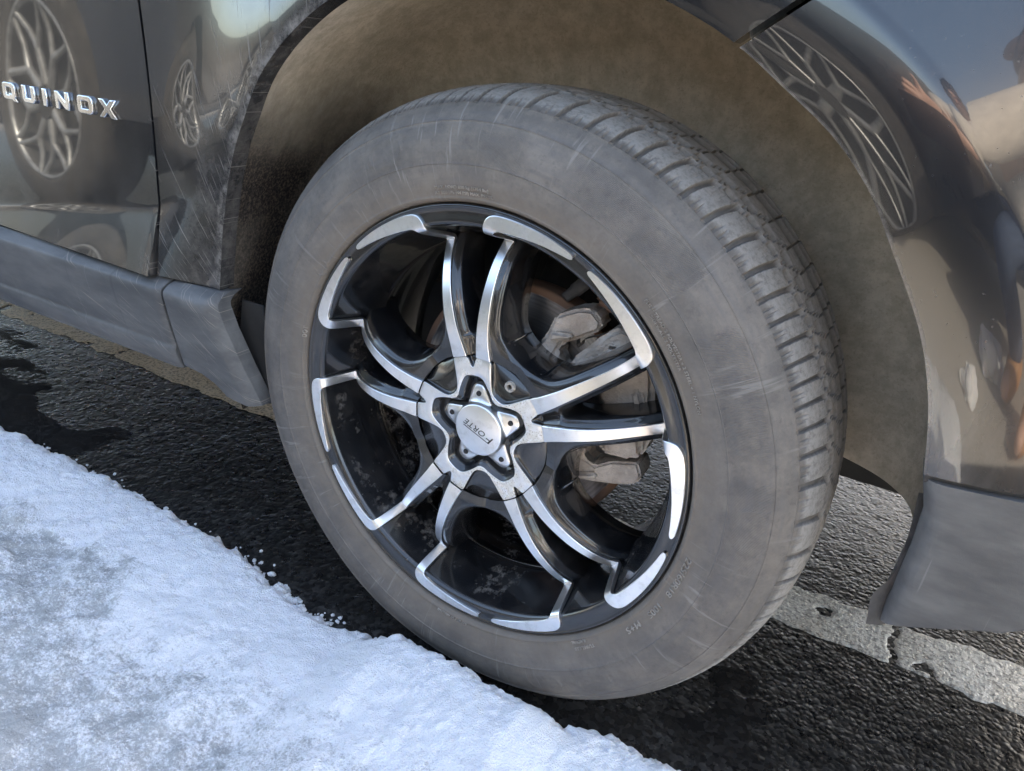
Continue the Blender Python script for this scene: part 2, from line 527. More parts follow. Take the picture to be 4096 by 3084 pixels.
def mat_asphalt():
    k = NT('wet_asphalt'); p = k.obj()
    film = k.attr('film')
    st = k.vor(p, 150.0, 'F1', 1)
    g = k.n('ShaderNodeSeparateColor', {0: st}).outputs[0]
    big = k.noise(p, 3.5, 5, 0.6)
    dry_sunlit = k.ramp(k.noise(p, 1.3, 4, 0.6), 0.45, 0.7)
    c = k.mixc(k.math('POWER', g, 2.5), (0.006, 0.0062, 0.0068), (0.050, 0.048, 0.046))
    c = k.mixc(k.ramp(big, 0.35, 0.7, 0.0, 0.7), c, (0.016, 0.0145, 0.013))
    c = k.mixc(k.math('MULTIPLY', k.attr('dry_sunlit'), 0.85), c, (0.38, 0.355, 0.32))  # pale tone of the dry ground also carries its sunlit look
    c = k.mixc(k.math('MULTIPLY', film, 0.45), c, (0.022, 0.020, 0.019))
    rough = k.mixf(film, k.mixf(k.noise(p, 60.0, 3), 0.16, 0.42), 0.15)
    rough = k.mixf(k.attr('dry_sunlit'), rough, 0.8)
    vs = k.n('ShaderNodeTexVoronoi', {'Vector': k.math('ADD', 0, 0) if False else p, 'Scale': 150.0, 'Smoothness': 0.06}, feature='SMOOTH_F1').outputs[0]
    h = k.math('ADD', k.math('MULTIPLY', vs, -1.0), k.math('MULTIPLY', k.noise(p, 600.0, 3, 0.6), 0.25))
    h = k.math('ADD', h, k.math('MULTIPLY', k.noise(p, 16.0, 3, 0.6), 1.2))
    nb = k.bump(h, k.mixf(film, 0.42, 0.10), 0.0028)
    return k.done(k.bsdf(color=c, rough=rough, spec=0.5, normal=nb))


def mat_line():
    k = NT('worn_line_paint'); p = k.obj()
    x, y, z = k.sep(p)
    pits = k.ramp(k.noise(p, 150.0, 5, 0.75), 0.47, 0.60)
    dirt = k.noise(p, 9.0, 5, 0.65)
    left = k.ramp(x, 0.1, -0.5)
    c = k.mixc(k.ramp(dirt, 0.3, 0.75), (0.76, 0.73, 0.67), (0.54, 0.50, 0.43))
    c = k.mixc(k.math('MULTIPLY', left, 0.85), c, k.mixc(k.noise(p, 40.0, 4), (0.55, 0.42, 0.27), (0.76, 0.61, 0.42)))
    c = k.mixc(k.math('MULTIPLY', pits, 0.65), c, (0.06, 0.055, 0.05))
    return k.done(k.bsdf(color=c, rough=k.mixf(dirt, 0.3, 0.65), spec=0.4, normal=k.bump(k.math('ADD', k.vor(p, 190.0), k.noise(p, 400.0, 3)), 0.6, 0.0018)))


def mat_snow():
    k = NT('old_snow'); p = k.obj()
    sl = k.attr('slush')
    n1 = k.noise(k.map(p, (1, 1.6, 1), rot=(0, 0, 0.5)), 22.0, 8, 0.78)
    n2 = k.noise(p, 260.0, 4, 0.8)
    m = k.math('ADD', sl, k.math('ADD', k.math('MULTIPLY', k.math('SUBTRACT', n1, 0.5), 2.4), k.math('MULTIPLY', k.math('SUBTRACT', n2, 0.5), 2.0)))
    m = k.ramp(m, 0.26, 0.98)
    dirt = k.ramp(k.noise(p, 75.0, 5, 0.7), 0.62, 0.80, 0.0, 0.30)
    white = k.mixc(dirt, (0.76, 0.78, 0.82), (0.52, 0.50, 0.47))
    ice = k.mixc(k.noise(p, 18.0, 3), (0.22, 0.23, 0.235), (0.40, 0.415, 0.42))
    crystals = k.math('ADD', k.noise(p, 520.0, 3, 0.75), k.math('MULTIPLY', k.vor(p, 420.0), -0.8))
    nb = k.bump(crystals, 0.75, 0.0022)
    glint = k.ramp(n2, 0.4, 0.6)
    snow = k.bsdf(color=white, rough=0.62, spec=0.35, sss=0.35, sss_r=(0.006, 0.008, 0.011), sss_s=1.0, normal=nb)
    sl_s = k.bsdf(color=ice, rough=k.mixf(glint, 0.12, 0.4), spec=0.5, normal=k.bump(crystals, 0.45, 0.0016))
    return k.done(k.mixs(m, snow, sl_s))


MAT = dict(
    paint=mat_paint(), trim=mat_trim(), liner=mat_liner(), alu=mat_alu(), alu_pit=mat_alu('corroded_aluminium', True),
    wheel=mat_gloss_black(), tyre=mat_tyre(), cast=mat_cast(), rotor=mat_rotor(), asphalt=mat_asphalt(), line=mat_line(), snow=mat_snow(),
    chrome=mat_simple('chrome', (0.80, 0.82, 0.84), 0.10, 1.0, nscale=40, namp=0.08),
    hole=mat_simple('black_metal', (0.012, 0.012, 0.012), 0.5),
    dark=mat_simple('dark_underbody', (0.022, 0.021, 0.020), 0.85, nscale=20),
    screw=mat_simple('corroded_screw', (0.42, 0.39, 0.35), 0.55, 0.5, nscale=300, namp=0.35, bump=0.4, bscale=900),
    clip=mat_simple('steel_clip', (0.45, 0.44, 0.42), 0.35, 0.9, nscale=80),
    ink=mat_simple('black_lettering', (0.010, 0.010, 0.010), 0.35),
    rubber=mat_simple('black_rubber', (0.05, 0.048, 0.047), 0.7, nscale=60, bump=0.3),
    letter=mat_simple('dusty_raised_rubber', (0.27, 0.245, 0.215), 0.8, nscale=90, namp=0.3),
    ice=mat_simple('grey_ice', (0.33, 0.335, 0.34), 0.12, nscale=50, namp=0.35, bump=0.4, bscale=120),
)

# ------------------------------------------------------------------ ground: asphalt, line, snow
def pebbles(x, y, cell, seed):
    gx, gy = np.floor(x / cell), np.floor(y / cell)
    best = np.full(x.shape, -1.0)
    for a in (-1, 0, 1):
        for b in (-1, 0, 1):
            cx, cy = gx + a, gy + b
            px = (cx + 0.5 + 0.7 * (_h(cx, cy, seed) - 0.5)) * cell
            py = (cy + 0.5 + 0.7 * (_h(cx, cy, seed + 5) - 0.5)) * cell
            rr = cell * (0.38 + 0.35 * _h(cx, cy, seed + 9))
            best = np.maximum(best, 1 - ((x - px) ** 2 + (y - py) ** 2) / rr ** 2)
    return np.clip(best, 0, 1)


def ground_height(x, y):
    und = 0.004 * (fbm(x * 3.1, y * 3.1, 3, 3) - 0.5)
    peb = 0.0007 * pebbles(x, y, 0.012, 21) + 0.0008 * (fbm(x * 60, y * 60, 3, 8) - 0.5)
    # shallow ruts worn in the surface beside the tyre track
    rut = 0.0035 * np.exp(-((y - 0.22 - 0.03 * np.sin(x * 7)) / 0.05) ** 2) * sstep(0.3, 0.6, x)
    h = und + peb - rut * 0.5
    lvl = 0.0035 * (fbm(x * 2.3 + 5, y * 4.2, 4, 31) - 0.40)
    wet = sstep(0.41, 0.56, fbm(x * 2.0 + 9, y * 3.6 + 2, 4, 44)) * sstep(0.36, 0.26, y) * (x < 0.25)
    wet = np.maximum(wet, sstep(0.52, 0.64, fbm(x * 3 + 1, y * 5, 4, 61)) * sstep(0.30, 0.20, y) * (x > 0.2))
    fill = lvl + 0.0022 * wet
    film = sstep(-0.0004, 0.0008, fill - h) * (wet > 0.05)
    return np.where(wet > 0.05, np.maximum(h, fill * film + h * (1 - film)), h), film


fx = np.arange(-1.80, 0.90, 0.0045); fy = np.arange(-0.14, 1.02, 0.0045)
xs = np.concatenate([[-400, -120, -40, -14, -7, -6, -3.4, -2.3], fx, [1.2, 1.8, 3.0, 6, 7, 14, 40, 120, 400]])
ys = np.concatenate([[-400, -120, -40, -14, -6, -5, -4, -3.0, -2, -1.6, -1.2, -1.0, -0.9, -.85, -0.8, -.75, -.7, -.65, -.6, -.5, -0.4, -.3], fy, [1.3, 2.0, 3.4, 6, 14, 40, 120, 400]])
GX, GY = np.meshgrid(xs, ys, indexing='ij')
GZ, FILM = ground_height(GX, GY)
inner = sstep(0.0, 0.12, np.minimum(np.minimum(GX + 1.8, 0.9 - GX), np.minimum(GY + 0.14, 1.02 - GY)))
GZ = GZ * inner
DRY_SUNLIT = np.maximum(sstep(4.0, 5.0, -GY), sstep(6.0, 7.0, np.abs(GX)))
DRY_SUNLIT = np.maximum(DRY_SUNLIT, sstep(0.62, 0.85, -GY) * sstep(-0.5, 0.1, GX))        # dry patch beside the nose, sunlit paleness put into its colour
me = mesh_np('ground', np.stack([GX, GY, GZ], -1), grid_faces(len(xs), len(ys)), True, {'film': FILM * inner, 'dry_sunlit': DRY_SUNLIT})
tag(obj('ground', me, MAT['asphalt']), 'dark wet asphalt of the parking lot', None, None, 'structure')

# painted parking line running under the car
lx = np.arange(-1.9, 1.6, 0.004); lv = np.linspace(0, 1, 34)
LX = lx[:, None] + 0 * lv[None]
ed = np.abs(lv[None] - 0.5) * 2
LY = 0.340 + 0.115 * lv[None] + 0.010 * (fbm(LX * 38, lv[None] * 0 + 3, 4, 77) - 0.5) * (lv[None] - 0.5) * 2 * ed
LZ = ground_height(LX, LY)[0] + 0.0014 + 0.0008 * (fbm(LX * 120, LY * 120, 3, 79) - 0.5)
worn_ = fbm(LX * 22, LY * 22, 4, 83)
LZ -= 0.005 * sstep(0.80, 1.0, ed + 0.5 * (worn_ - 0.5))
LZ -= 0.006 * sstep(0.70, 0.76, worn_)                                       # bare spots where the paint is gone
cx = 0.505 + 0.10 * (LY - 0.39) + 0.016 * (fbm(LY * 60, LY * 0 + 1, 3, 87) - 0.5)
LZ -= 0.006 * np.exp(-((LX - cx) / 0.0032) ** 2)                            # a crack runs across it
tag(obj('painted_line', mesh_np('painted_line', np.stack([LX, LY, LZ], -1), grid_faces(len(lx), 34)), MAT['line']),
    'worn white parking line painted on the asphalt', None, None, 'structure')

# snow bank in front of the wheel
SX = np.array([-2.2, -1.3, -1.0, -0.87, -0.655, -0.494, -0.366, -0.22, -0.13, -0.06, 0.04, 0.125, 0.175, 0.238, 0.29, 0.5, 0.8])
SY = np.array([-0.02, 0.0, 0.004, 0.016, 0.016, 0.004, 0.002, -0.026, -0.022, -0.020, -0.020, -0.022, -0.008, 0.006, 0.016, 0.01, -0.05])
SH = np.array([0.03, 0.035, 0.036, 0.036, 0.036, 0.034, 0.036, 0.022, 0.024, 0.066, 0.072, 0.068, 0.046, 0.034, 0.030, 0.02, 0.01])


def snow_height(x, y):
    e = np.interp(x, SX, SY)
    hc = np.interp(x, SX, SH)
    jag = 0.026 * (fbm(x * 30 + 3, y * 30, 3, 91) - 0.5) + 0.014 * (fbm(x * 120, y * 120, 2, 95) - 0.5)
    d = e + jag - y
    edge = 1 - np.exp(-np.clip(d, 0, 9) / 0.011)
    inland = sstep(0.03, 0.22, d)
    body = hc * (1 - 0.40 * inland * (x < 0.6)) + 0.010 * inland
    lump = 0.034 * (fbm(x * 7 + 2, y * 7, 4, 101) - 0.5) * sstep(0.0, 0.06, d) + 0.016 * (fbm(x * 26 + 2, y * 26, 3, 104) - 0.5) * sstep(0.0, 0.02, d)
    grain = 0.0045 * (fbm(x * 60, y * 60, 3, 111) - 0.5) + 0.0034 * (fbm(x * 330, y * 330, 1, 121) - 0.5)
    h = body * edge + lump * (0.35 + 0.65 * inland) + grain * (0.4 + 0.6 * np.clip(d / 0.02, 0, 1))
    sl = sstep(0.06, 0.26, d) * 0.74 + 0.9 * (fbm(x * 4.3 + 1, y * 5.5, 4, 131) - 0.5) * sstep(0.05, 0.18, d)
    sl = sl * sstep(0.50, -0.25, x - 0.5 * (y + 0.2)) + 0.5 * sstep(0.012, 0.0, d)
    sl = np.maximum(sl, 0.75 * sstep(0.62, 0.72, fbm(x * 6 + 7, y * 9, 3, 141)) * sstep(0.08, 0.14, d))
    flat = sstep(0.5, 0.9, sl)
    h = h * (1 - 0.25 * flat)
    return h, d, sl


sx = np.concatenate([np.arange(-1.5, 0.62, 0.0030)])
sy = np.concatenate([[-1.05, -0.95, -0.85, -0.75, -0.66, -0.58, -0.52, -0.48], np.arange(-0.45, 0.045, 0.0030)])
X, Y = np.meshgrid(sx, sy, indexing='ij')
H, Dn, SL = snow_height(X, Y)
base = ground_height(X, Y)[0]
Zs = np.where(Dn > 0, np.maximum(H, -0.002), -0.012) 
Zs = np.where(Dn > 0, Zs + base * 0.3, Zs)
end = sstep(0.0, 0.25, np.minimum(X + 1.5, 0.62 - X)) * sstep(-1.05, -0.8, Y)
Zs = Zs * end - 0.012 * (1 - end)
F = grid_faces(len(sx), len(sy))
keep = (Dn.ravel()[F] > -0.012).any(1)
F = F[keep]
used = np.unique(F); remap = np.full(X.size, -1); remap[used] = np.arange(len(used))
me = mesh_np('snow_bank', np.stack([X, Y, Zs], -1).reshape(-1, 3)[used], remap[F], True, {'slush': SL.ravel()[used]})
tag(obj('snow_bank', me, MAT['snow']), 'white crusted snow bank with grey slush against the tyre', 'snow', None, 'stuff')

# loose crumbs of snow and ice along the broken edge of the bank
cv, cf = [], []
bm = bmesh.new(); bmesh.ops.create_icosphere(bm, subdivisions=1, radius=1.0)
tv = np.array([v.co[:] for v in bm.verts]); tf = np.array([[v.index for v in f.verts] for f in bm.faces]); bm.free()
crng = np.random.default_rng(5)
for i in range(500):
    x = crng.uniform(-1.25, 0.45); e = float(np.interp(x, SX, SY))
    y = e + abs(crng.normal(0, .011)) - .008 if i < 500 else e + abs(crng.normal(0, .06))
    if -.16 < x < .30 and y > -.012: continue
    s_ = crng.uniform(.0012, .0036) if i % 9 else crng.uniform(.004, .008)
    k = s_ * (1 + .35 * crng.uniform(-1, 1, (len(tv), 1))) * np.array([1, 1, .7])
    cf.append(tf + sum(len(q) for q in cv)); cv.append(tv * k + np.array([x, y, s_ * .5 + .001]))
me = mesh_np('snow_crumbs', np.concatenate(cv), np.concatenate(cf), True, {'slush': np.full(sum(len(q) for q in cv), .12)})
tag(obj('snow_crumbs', me, MAT['snow']), 'loose snow crumbs scattered on the asphalt along the bank', 'snow', None, 'stuff')

# ------------------------------------------------------------------ the car: frame of reference and body surface
CARLOC = (0, 0, HC)
car = empty('parked_car')
tag(car, 'black car with mud splashed fender, front wheel in view', 'car')

LIP = np.array([[-20, .424], [-6, .427], [5, .428], [12, .429], [16.8, .430], [21.5, .4345], [26, .438], [30.3, .441], [34.2, .442], [38.5, .443], [44.6, .451],
                [52, .453], [56, .4495], [62, .453], [75, .452], [95, .449], [114, .441], [122.5, .434], [129, .430], [136, .418], [139.7, .415],
                [146.5, .406], [153, .399], [163, .387], [168.3, .3855], [200, .39]])
LIPY = np.array([[-20, .0], [5, -.004], [17, -.016], [40, -.028], [62, -.030], [110, -.030], [122, -.025], [136, -.012], [153, .0], [170, .002], [200, .01]])


_lp = np.linspace(-20, 200, 881)
_lr = np.convolve(np.pad(np.interp(_lp, LIP[:, 0], LIP[:, 1]), 24, mode='edge'), np.hanning(49) / np.hanning(49).sum(), 'valid')
def rlip(phi): return np.interp(phi, _lp, _lr)
def ylip(phi): return np.interp(phi, LIPY[:, 0], LIPY[:, 1])
def zcrease(x): return np.interp(x, [-2, -.837, -.482, -.44, -.40, -.34], [-.086, .104, .162, .183, .194, .197])


def yside(x, z):
    return 0.004 + 0.036 * (z - 0.24) - 0.22 * (z - 0.24) ** 2 * np.where(z > 0.24, 1, 0.35) - 0.27 * softplus(zcrease(x) - z, 0.0022)


def ybody(x, z):
    x = np.asarray(x, float); z = np.asarray(z, float)
    phi = np.degrees(np.arctan2(z, x)); r = np.hypot(x, z)
    d = r - rlip(phi)
    rear = ylip(phi) + (yside(x, z) - ylip(phi)) * (1 - np.exp(-(np.clip(d, 0, 9) / 0.095) ** 2))
    fold = 0.30 * softplus(r - 0.515, 0.0016) * sstep(105, 70, phi)
    front = ylip(phi) - 0.17 * np.clip(d, 0, 0.07) + 2.1 * np.clip(d, 0, .07) ** 2 + fold + 0.30 * np.clip(x - 0.40, 0, 9) ** 2
    w = sstep(0.0, -0.28, x)
    return rear * w + front * (1 - w)


def panel(name, P, mat, parent, flange=0.016, crust=None, loc=CARLOC, edges=(1, 1, 1, 1), fl_dir=None):
    """smooth skin from a grid of points with returned (folded-in) edges"""
    n, m, _ = P.shape
    cr = np.zeros((n, m)) if crust is None else crust
    parts = [(P.reshape(-1, 3), grid_faces(n, m))]; C = [cr.ravel()]
    rims = [(P[:, 0], cr[:, 0]), (P[-1, :], cr[-1, :]), (P[::-1, -1], cr[::-1, -1]), (P[0, ::-1], cr[0, ::-1])]
    for e, (R, c) in zip(edges, rims):
        if not e: continue
        ctr = P.reshape(-1, 3).mean(0)
        a = R.copy(); b = R + np.array([0, 0.0015, 0]); d = R + np.array([0, flange * e, 0])
        Q = np.stack([a, b, d], 1)
        parts.append((Q.reshape(-1, 3), grid_faces(len(R), 3))); C.append(np.repeat(c * .40, 3))
    V, F = join_parts(parts)
    return obj(name, mesh_np(name, V, F, True, {'crust': np.concatenate(C)}), mat, parent, loc)


def polyline(P, n):
    P = np.asarray(P, float); s = np.r_[0, np.cumsum(np.hypot(*np.diff(P, axis=0).T))]
    u = np.linspace(0, s[-1], n)
    return np.stack([np.interp(u, s, P[:, 0]), np.interp(u, s, P[:, 1])], 1)


# front fender
n = 220
phi = np.linspace(168.3, 62.7, n)
lip = np.stack([rlip(phi) * np.cos(np.radians(phi)), rlip(phi) * np.sin(np.radians(phi))], 1)
k1 = int(n * 0.42)
outer = np.vstack([polyline([(-.4710, .0810), (-.4710, .62)], k1), polyline([(-.4710, .62), (.490, .62)], n - k1 + 1)[1:]])
t = np.r_[np.linspace(0, .35, 40) ** 1.15, np.linspace(.32, 1, 26)[1:]]
t = np.unique(np.sort(t / t.max()))
PX = lip[:, None, 0] * (1 - t) + outer[:, None, 0] * t
PZ = lip[:, None, 1] * (1 - t) + outer[:, None, 1] * t
P = np.stack([PX, ybody(PX, PZ), PZ], -1)
dl = np.hypot(PX, PZ) - rlip(np.degrees(np.arctan2(PZ, PX)))
crw = .85 * sstep(0.017, 0.002, dl + 0.020 * (fbm(PX * 60, PZ * 60, 3, 5) - .5)) * sstep(100, 122, np.degrees(np.arctan2(PZ, PX)))
fender = panel('front_fender', P, MAT['paint'], car, 0.022, crw)

# front bumper corner
n = 150
phi = np.linspace(61.9, 15.4, n)
lip = np.stack([rlip(phi) * np.cos(np.radians(phi)), rlip(phi) * np.sin(np.radians(phi))], 1)
lip[0] += (-.001, 0)
outer = np.vstack([polyline([(.505, .62), (.95, .50)], 75), polyline([(.95, .50), (.95, .165)], 76)[1:]])
t = np.r_[np.linspace(0, .03, 6), np.linspace(.03, .5, 150)[1:], np.linspace(.5, 1, 30)[1:]]
PX = lip[:, None, 0] * (1 - t) + outer[:, None, 0] * t
PZ = lip[:, None, 1] * (1 - t) + outer[:, None, 1] * t
# last row follows the joint above the lower trim
P = np.stack([PX, ybody(PX, PZ), PZ], -1)
dl = np.hypot(PX, PZ) - rlip(np.degrees(np.arctan2(PZ, PX)))
panel('front_bumper', P, MAT['paint'], car, 0.020, .7 * sstep(.0022, .0010, dl + .0012 * (fbm(PX * 90, PZ * 90, 2, 6) - .5)))

# lower bumper trim, grey plastic
n = 60
phi = np.linspace(15.9, -7.2, n)
lipx = np.interp(phi, [-7.2, -2, 5, 10, 15.9], [.4235, .426, .4275, .426, .4155])
lipz = np.interp(phi, [-7.2, -2, 5, 10, 15.9], [-.0475, -.014, .036, .074, .1085])
outer = np.vstack([polyline([(.95, .160), (.95, .06)], 30), polyline([(.95, .06), (.60, .035)], 31)[1:]])
bot = polyline([(.4235, -.0475), (.430, -.052), (.479, -.034), (.519, .0)], 20)
t = np.linspace(0, 1, 70) ** 1.3
PX = lipx[:, None] * (1 - t) + outer[:, None, 0] * t
PZ = lipz[:, None] * (1 - t) + outer[:, None, 1] * t
low = np.interp(PX, [.42, .430, .479, .519, .56, .62, .95], [-.046, -.052, -.034, .0, .022, .035, .06])
PZ = np.maximum(PZ, low)
dd = PX - np.interp(PZ, lipz[::-1], lipx[::-1])
PY = -0.006 - 0.008 * np.exp(-(dd / .03) ** 2) * 0 + 0.30 * np.clip(PX - .43, 0, 9) ** 2 + 0.016 * np.exp(-np.clip(dd, 0, 1) / 0.004) - 0.12 * (PZ - 0.03)
P = np.stack([PX, PY, PZ], -1)
panel('bumper_trim', P, MAT['trim'], car, 0.03)
# thin dirty seal strip in the joint between bumper and trim
V, F = tube(np.stack([np.linspace(.417, .95, 40), ybody(np.linspace(.417, .95, 40), np.linspace(.110, .162, 40)) + .012, np.linspace(.1105, .161, 40)], 1), .0075, 8, False)
obj('bumper_seal', mesh_np('bumper_seal', V, F), MAT['rubber'], car, CARLOC)

bm = bmesh.new(); box_bm(bm, (.70, .075, .120), (.50, .03, .09), Matrix.Rotation(math.radians(9), 3, 'Z'), .004)  # added filler behind the joint, keeps bright ground from showing through the gap
bm_obj('gap_filler', bm, MAT['dark'], car, CARLOC)

# front door
dx = np.linspace(-2.05, -.4755, 200)
dz = np.r_[np.linspace(0, .12, 40), np.linspace(.12, .75, 80)[1:]]
DX = np.repeat(dx[:, None], len(dz), 1)
DZ = .0805 + dz[None] + 0 * DX
P = np.stack([DX, yside(DX, DZ), DZ], -1)
door = panel('front_door', P, MAT['paint'], car, 0.018)

# badge letters on the door
def letter_shapes(ch):
    h, w = 1.0, 1.25
    def rr(x0, y0, x1, y1, c): return [(x0 + c, y0), (x1 - c, y0), (x1 - c * .3, y0 + c * .3), (x1, y0 + c), (x1, y1 - c), (x1 - c * .3, y1 - c * .3), (x1 - c, y1), (x0 + c, y1), (x0 + c * .3, y1 - c * .3), (x0, y1 - c), (x0, y0 + c), (x0 + c * .3, y0 + c * .3)]
    s = .26
    if ch == 'O': return [rr(0, 0, 1.3, 1, .22), rr(s, s * .85, 1.3 - s, 1 - s * .85, .1)]
    if ch == 'Q': return [rr(0, 0, 1.2, 1, .22), rr(s, s * .85, 1.2 - s, 1 - s * .85, .1)], [[(.62, .32), (.84, .32), (1.28, -.10), (1.04, -.10)]]
    if ch == 'U': return [[(0, 1), (0, .22), (.07, .07), (.22, 0), (.93, 0), (1.08, .07), (1.15, .22), (1.15, 1), (.89, 1), (.89, .30), (.84, .23), (.31, .23), (.26, .30), (.26, 1)]]
    if ch == 'I': return [[(0, 0), (.28, 0), (.28, 1), (0, 1)]]
    if ch == 'N': return [[(0, 0), (.25, 0), (.25, .62), (.93, 0), (1.2, 0), (1.2, 1), (.95, 1), (.95, .38), (.27, 1), (0, 1)]]
    if ch == 'E': return [[(0, 0), (1.05, 0), (1.05, .22), (.26, .22), (.26, .39), (.98, .39), (.98, .61), (.26, .61), (.26, .78), (1.05, .78), (1.05, 1), (0, 1)]]
    if ch == 'X': return [[(0, 0), (.33, 0), (.66, .33), (.99, 0), (1.32, 0), (.83, .5), (1.32, 1), (.99, 1), (.66, .67), (.33, 1), (0, 1), (.49, .5)]]


def curve_mesh(polys, sc, ext, bev):
    cu = bpy.data.curves.new('c', 'CURVE'); cu.dimensions = '2D'; cu.fill_mode = 'BOTH'; cu.extrude = ext; cu.bevel_depth = bev; cu.bevel_resolution = 1
    for pl in polys:
        sp = cu.splines.new('POLY'); sp.points.add(len(pl) - 1); sp.use_cyclic_u = True
        for q, (a, b) in zip(sp.points, pl): q.co = (a * sc[0], b * sc[1], 0, 1)
    o = bpy.data.objects.new('c', cu); COL.objects.link(o)
    dg = bpy.context.evaluated_depsgraph_get(); dg.update()
    me = bpy.data.meshes.new_from_object(o.evaluated_get(dg))
    bpy.data.objects.remove(o); bpy.data.curves.remove(cu)
    return me


LET = [('E', -.8155), ('Q', -.7725), ('U', -.7275), ('I', -.6830), ('N', -.6560), ('O', -.6105), ('X', -.5665)]
for ch, x0 in LET:
    sh = letter_shapes(ch)
    groups = list(sh) if isinstance(sh, tuple) else [sh]
    for gi, g in enumerate(groups):
        me = curve_mesh(g, (.0216, .0200), .0014, .0009)
        co = np.empty(len(me.vertices) * 3, np.float32); me.vertices.foreach_get('co', co); co = co.reshape(-1, 3)
        out = np.stack([co[:, 0] + x0, yside(co[:, 0] + x0, co[:, 1] + .263) - 0.0018 - co[:, 2], co[:, 1] + .263], 1)
        me.vertices.foreach_set('co', out.astype(np.float32).ravel()); me.update()
        if gi == 0:
            mq = me
        else:
            bm = bmesh.new(); bm.from_mesh(mq); bm.from_mesh(me); bm.to_mesh(mq); bm.free()
    mq.name = 'badge_letter'
    lo = obj('badge_letter', mq, MAT['chrome'], door)
    lo['label'] = 'chrome badge letter ' + ch + ' on the black door'

# rocker trim below the door
PR = [(.030, .0775), (-.006, .0772), (-.011, .0762), (-.0245, .0695), (-.0285, .0640), (-.0280, .048), (-.0225, .018), (-.0165, -.006), (-.0150, -.0135), (-.0172, -.0200),
      (-.0160, -.030), (-.0080, -.0455), (-.001, -.0505), (.06, -.0530)]
prof = catmull(PR, 70)
rx = np.r_[np.linspace(-2.4, -.50, 60), np.linspace(-.495, -.456, 14)]
taper = 1 - np.sqrt(np.clip(1 - np.clip((rx + .468) / .0125, 0, 1) ** 2, 0, 1))
P = np.zeros((len(rx), len(prof), 3))
for i, x in enumerate(rx):
    P[i, :, 0] = x; P[i, :, 1] = prof[:, 0] + .006 * taper[i] * (prof[:, 0] < .01); P[i, :, 2] = prof[:, 1]
panel('rocker_trim', P, MAT['trim'], car, 0.03, None, CARLOC, (0, 1, 0, 0))

# end piece of the rocker trim, tapering down behind the wheel
zz = np.r_[np.linspace(.0772, .06, 8), np.linspace(.058, -.0735, 44)]
pz = prof[::-1, 1]; py = prof[::-1, 0]
keepm = pz > -.02
ypf = lambda z: np.interp(z, pz[keepm], py[keepm])
rows = []
for z in zz:
    y = float(np.interp(z, [-.075, -.02, .0, .03, .06, .066, .072, .0772], [.0, -.0125, -.0165, -.0225, -.0275, -.0265, -.019, -.004]))
    xr = float(np.interp(z, [-.0735, -.0705, -.055, -.045, -.0435, .08], [-.348, -.380, -.398, -.424, -.4515, -.4515]))
    xe = float(np.interp(z, [-.0735, -.012, .03, .064, .0772], [-.342, -.362, -.376, -.379, -.376]))
    xf = float(np.interp(z, [-.0735, -.02, .033, .0772], [-.3275, -.3440, -.3590, -.3680]))
    xr = min(xr, xe - .002)
    xs_ = np.r_[np.linspace(xr, xe, 14), xe + (xf - xe) * np.array([.25, .6, 1.0])]
    ys_ = y + np.r_[np.zeros(14), [.0012, .0055, .0135]]
    ys_[0] += .002; 
    rows.append(np.stack([xs_, ys_, np.full(len(xs_), z)], 1))
panel('rocker_end_trim', np.array(rows), MAT['trim'], car, 0.02)

# wheel arch liner: felt covered inner arch
phi = np.linspace(-6.5, 195, 260)
sec = catmull([(0, .007, 0), (.02, .010, 0), (.10, .022, 0), (.18, .026, 0), (.235, .018, 0), (.270, -.008, 0), (.288, -.050, 0), (.296, -.11, 0), (.300, -.19, 0)], 90)
bowl = (sstep(186, 160, phi))[:, None]
yy = sec[None, :, 0]
flatr = .008
off = sec[None, :, 1] * bowl + flatr * (1 - bowl)
PHI = phi[:, None] + 0 * yy
YY = yy * (bowl + (1 - bowl) * (1 + .0 * yy)) + (1 - bowl) * np.linspace(0, .06, 90)[None] ** 1 * 0
r = rlip(PHI) + off
r = r + .0010 * (fbm(PHI * .8, YY * 60, 3, 7) - .5) + .008 * (fbm(PHI * .06, YY * 7, 2, 9) - .5)
lob = 0.020 * sstep(6, -6, PHI) * np.sin(np.clip(YY / .2, 0, 1) * np.pi)
P = np.stack([r * np.cos(np.radians(PHI)), ylip(PHI) + .019 + YY, r * np.sin(np.radians(PHI)) + lob], -1)
obj('wheel_arch_liner', mesh_np('wheel_arch_liner', P, grid_faces(260, 90)), MAT['liner'], car, CARLOC)
# small lip of the liner showing under the bumper trim
ll = catmull([(.419, .012, .085), (.4235, .014, .04), (.4225, .012, .0), (.4135, .008, -.022), (.4165, .006, -.052)], 30)
V = np.stack([ll, ll + np.array([.010, .004, 0]), ll + np.array([.016, .012, -.002])], 1)
obj('liner_flange', mesh_np('liner_flange', V, grid_faces(30, 3)), MAT['rubber'], car, CARLOC)
# rear splash skirt below the liner with its push pin
bm = prism([(-.335, .06), (-.372, .06), (-.398, -.085), (-.352, -.085), (-.322, -.062)], .030, .034, .001, 1)
bm_obj('splash_skirt', bm, MAT['dark'], car, CARLOC)
bm = bmesh.new(); bmesh.ops.create_cone(bm, cap_ends=True, segments=16, radius1=.006, radius2=.0045, depth=.004, matrix=Matrix.Translation((-.352, .0275, -.058)) @ Matrix.Rotation(math.pi / 2, 4, 'X'))
bm_obj('push_pin', bm, MAT['rubber'], car, CARLOC)
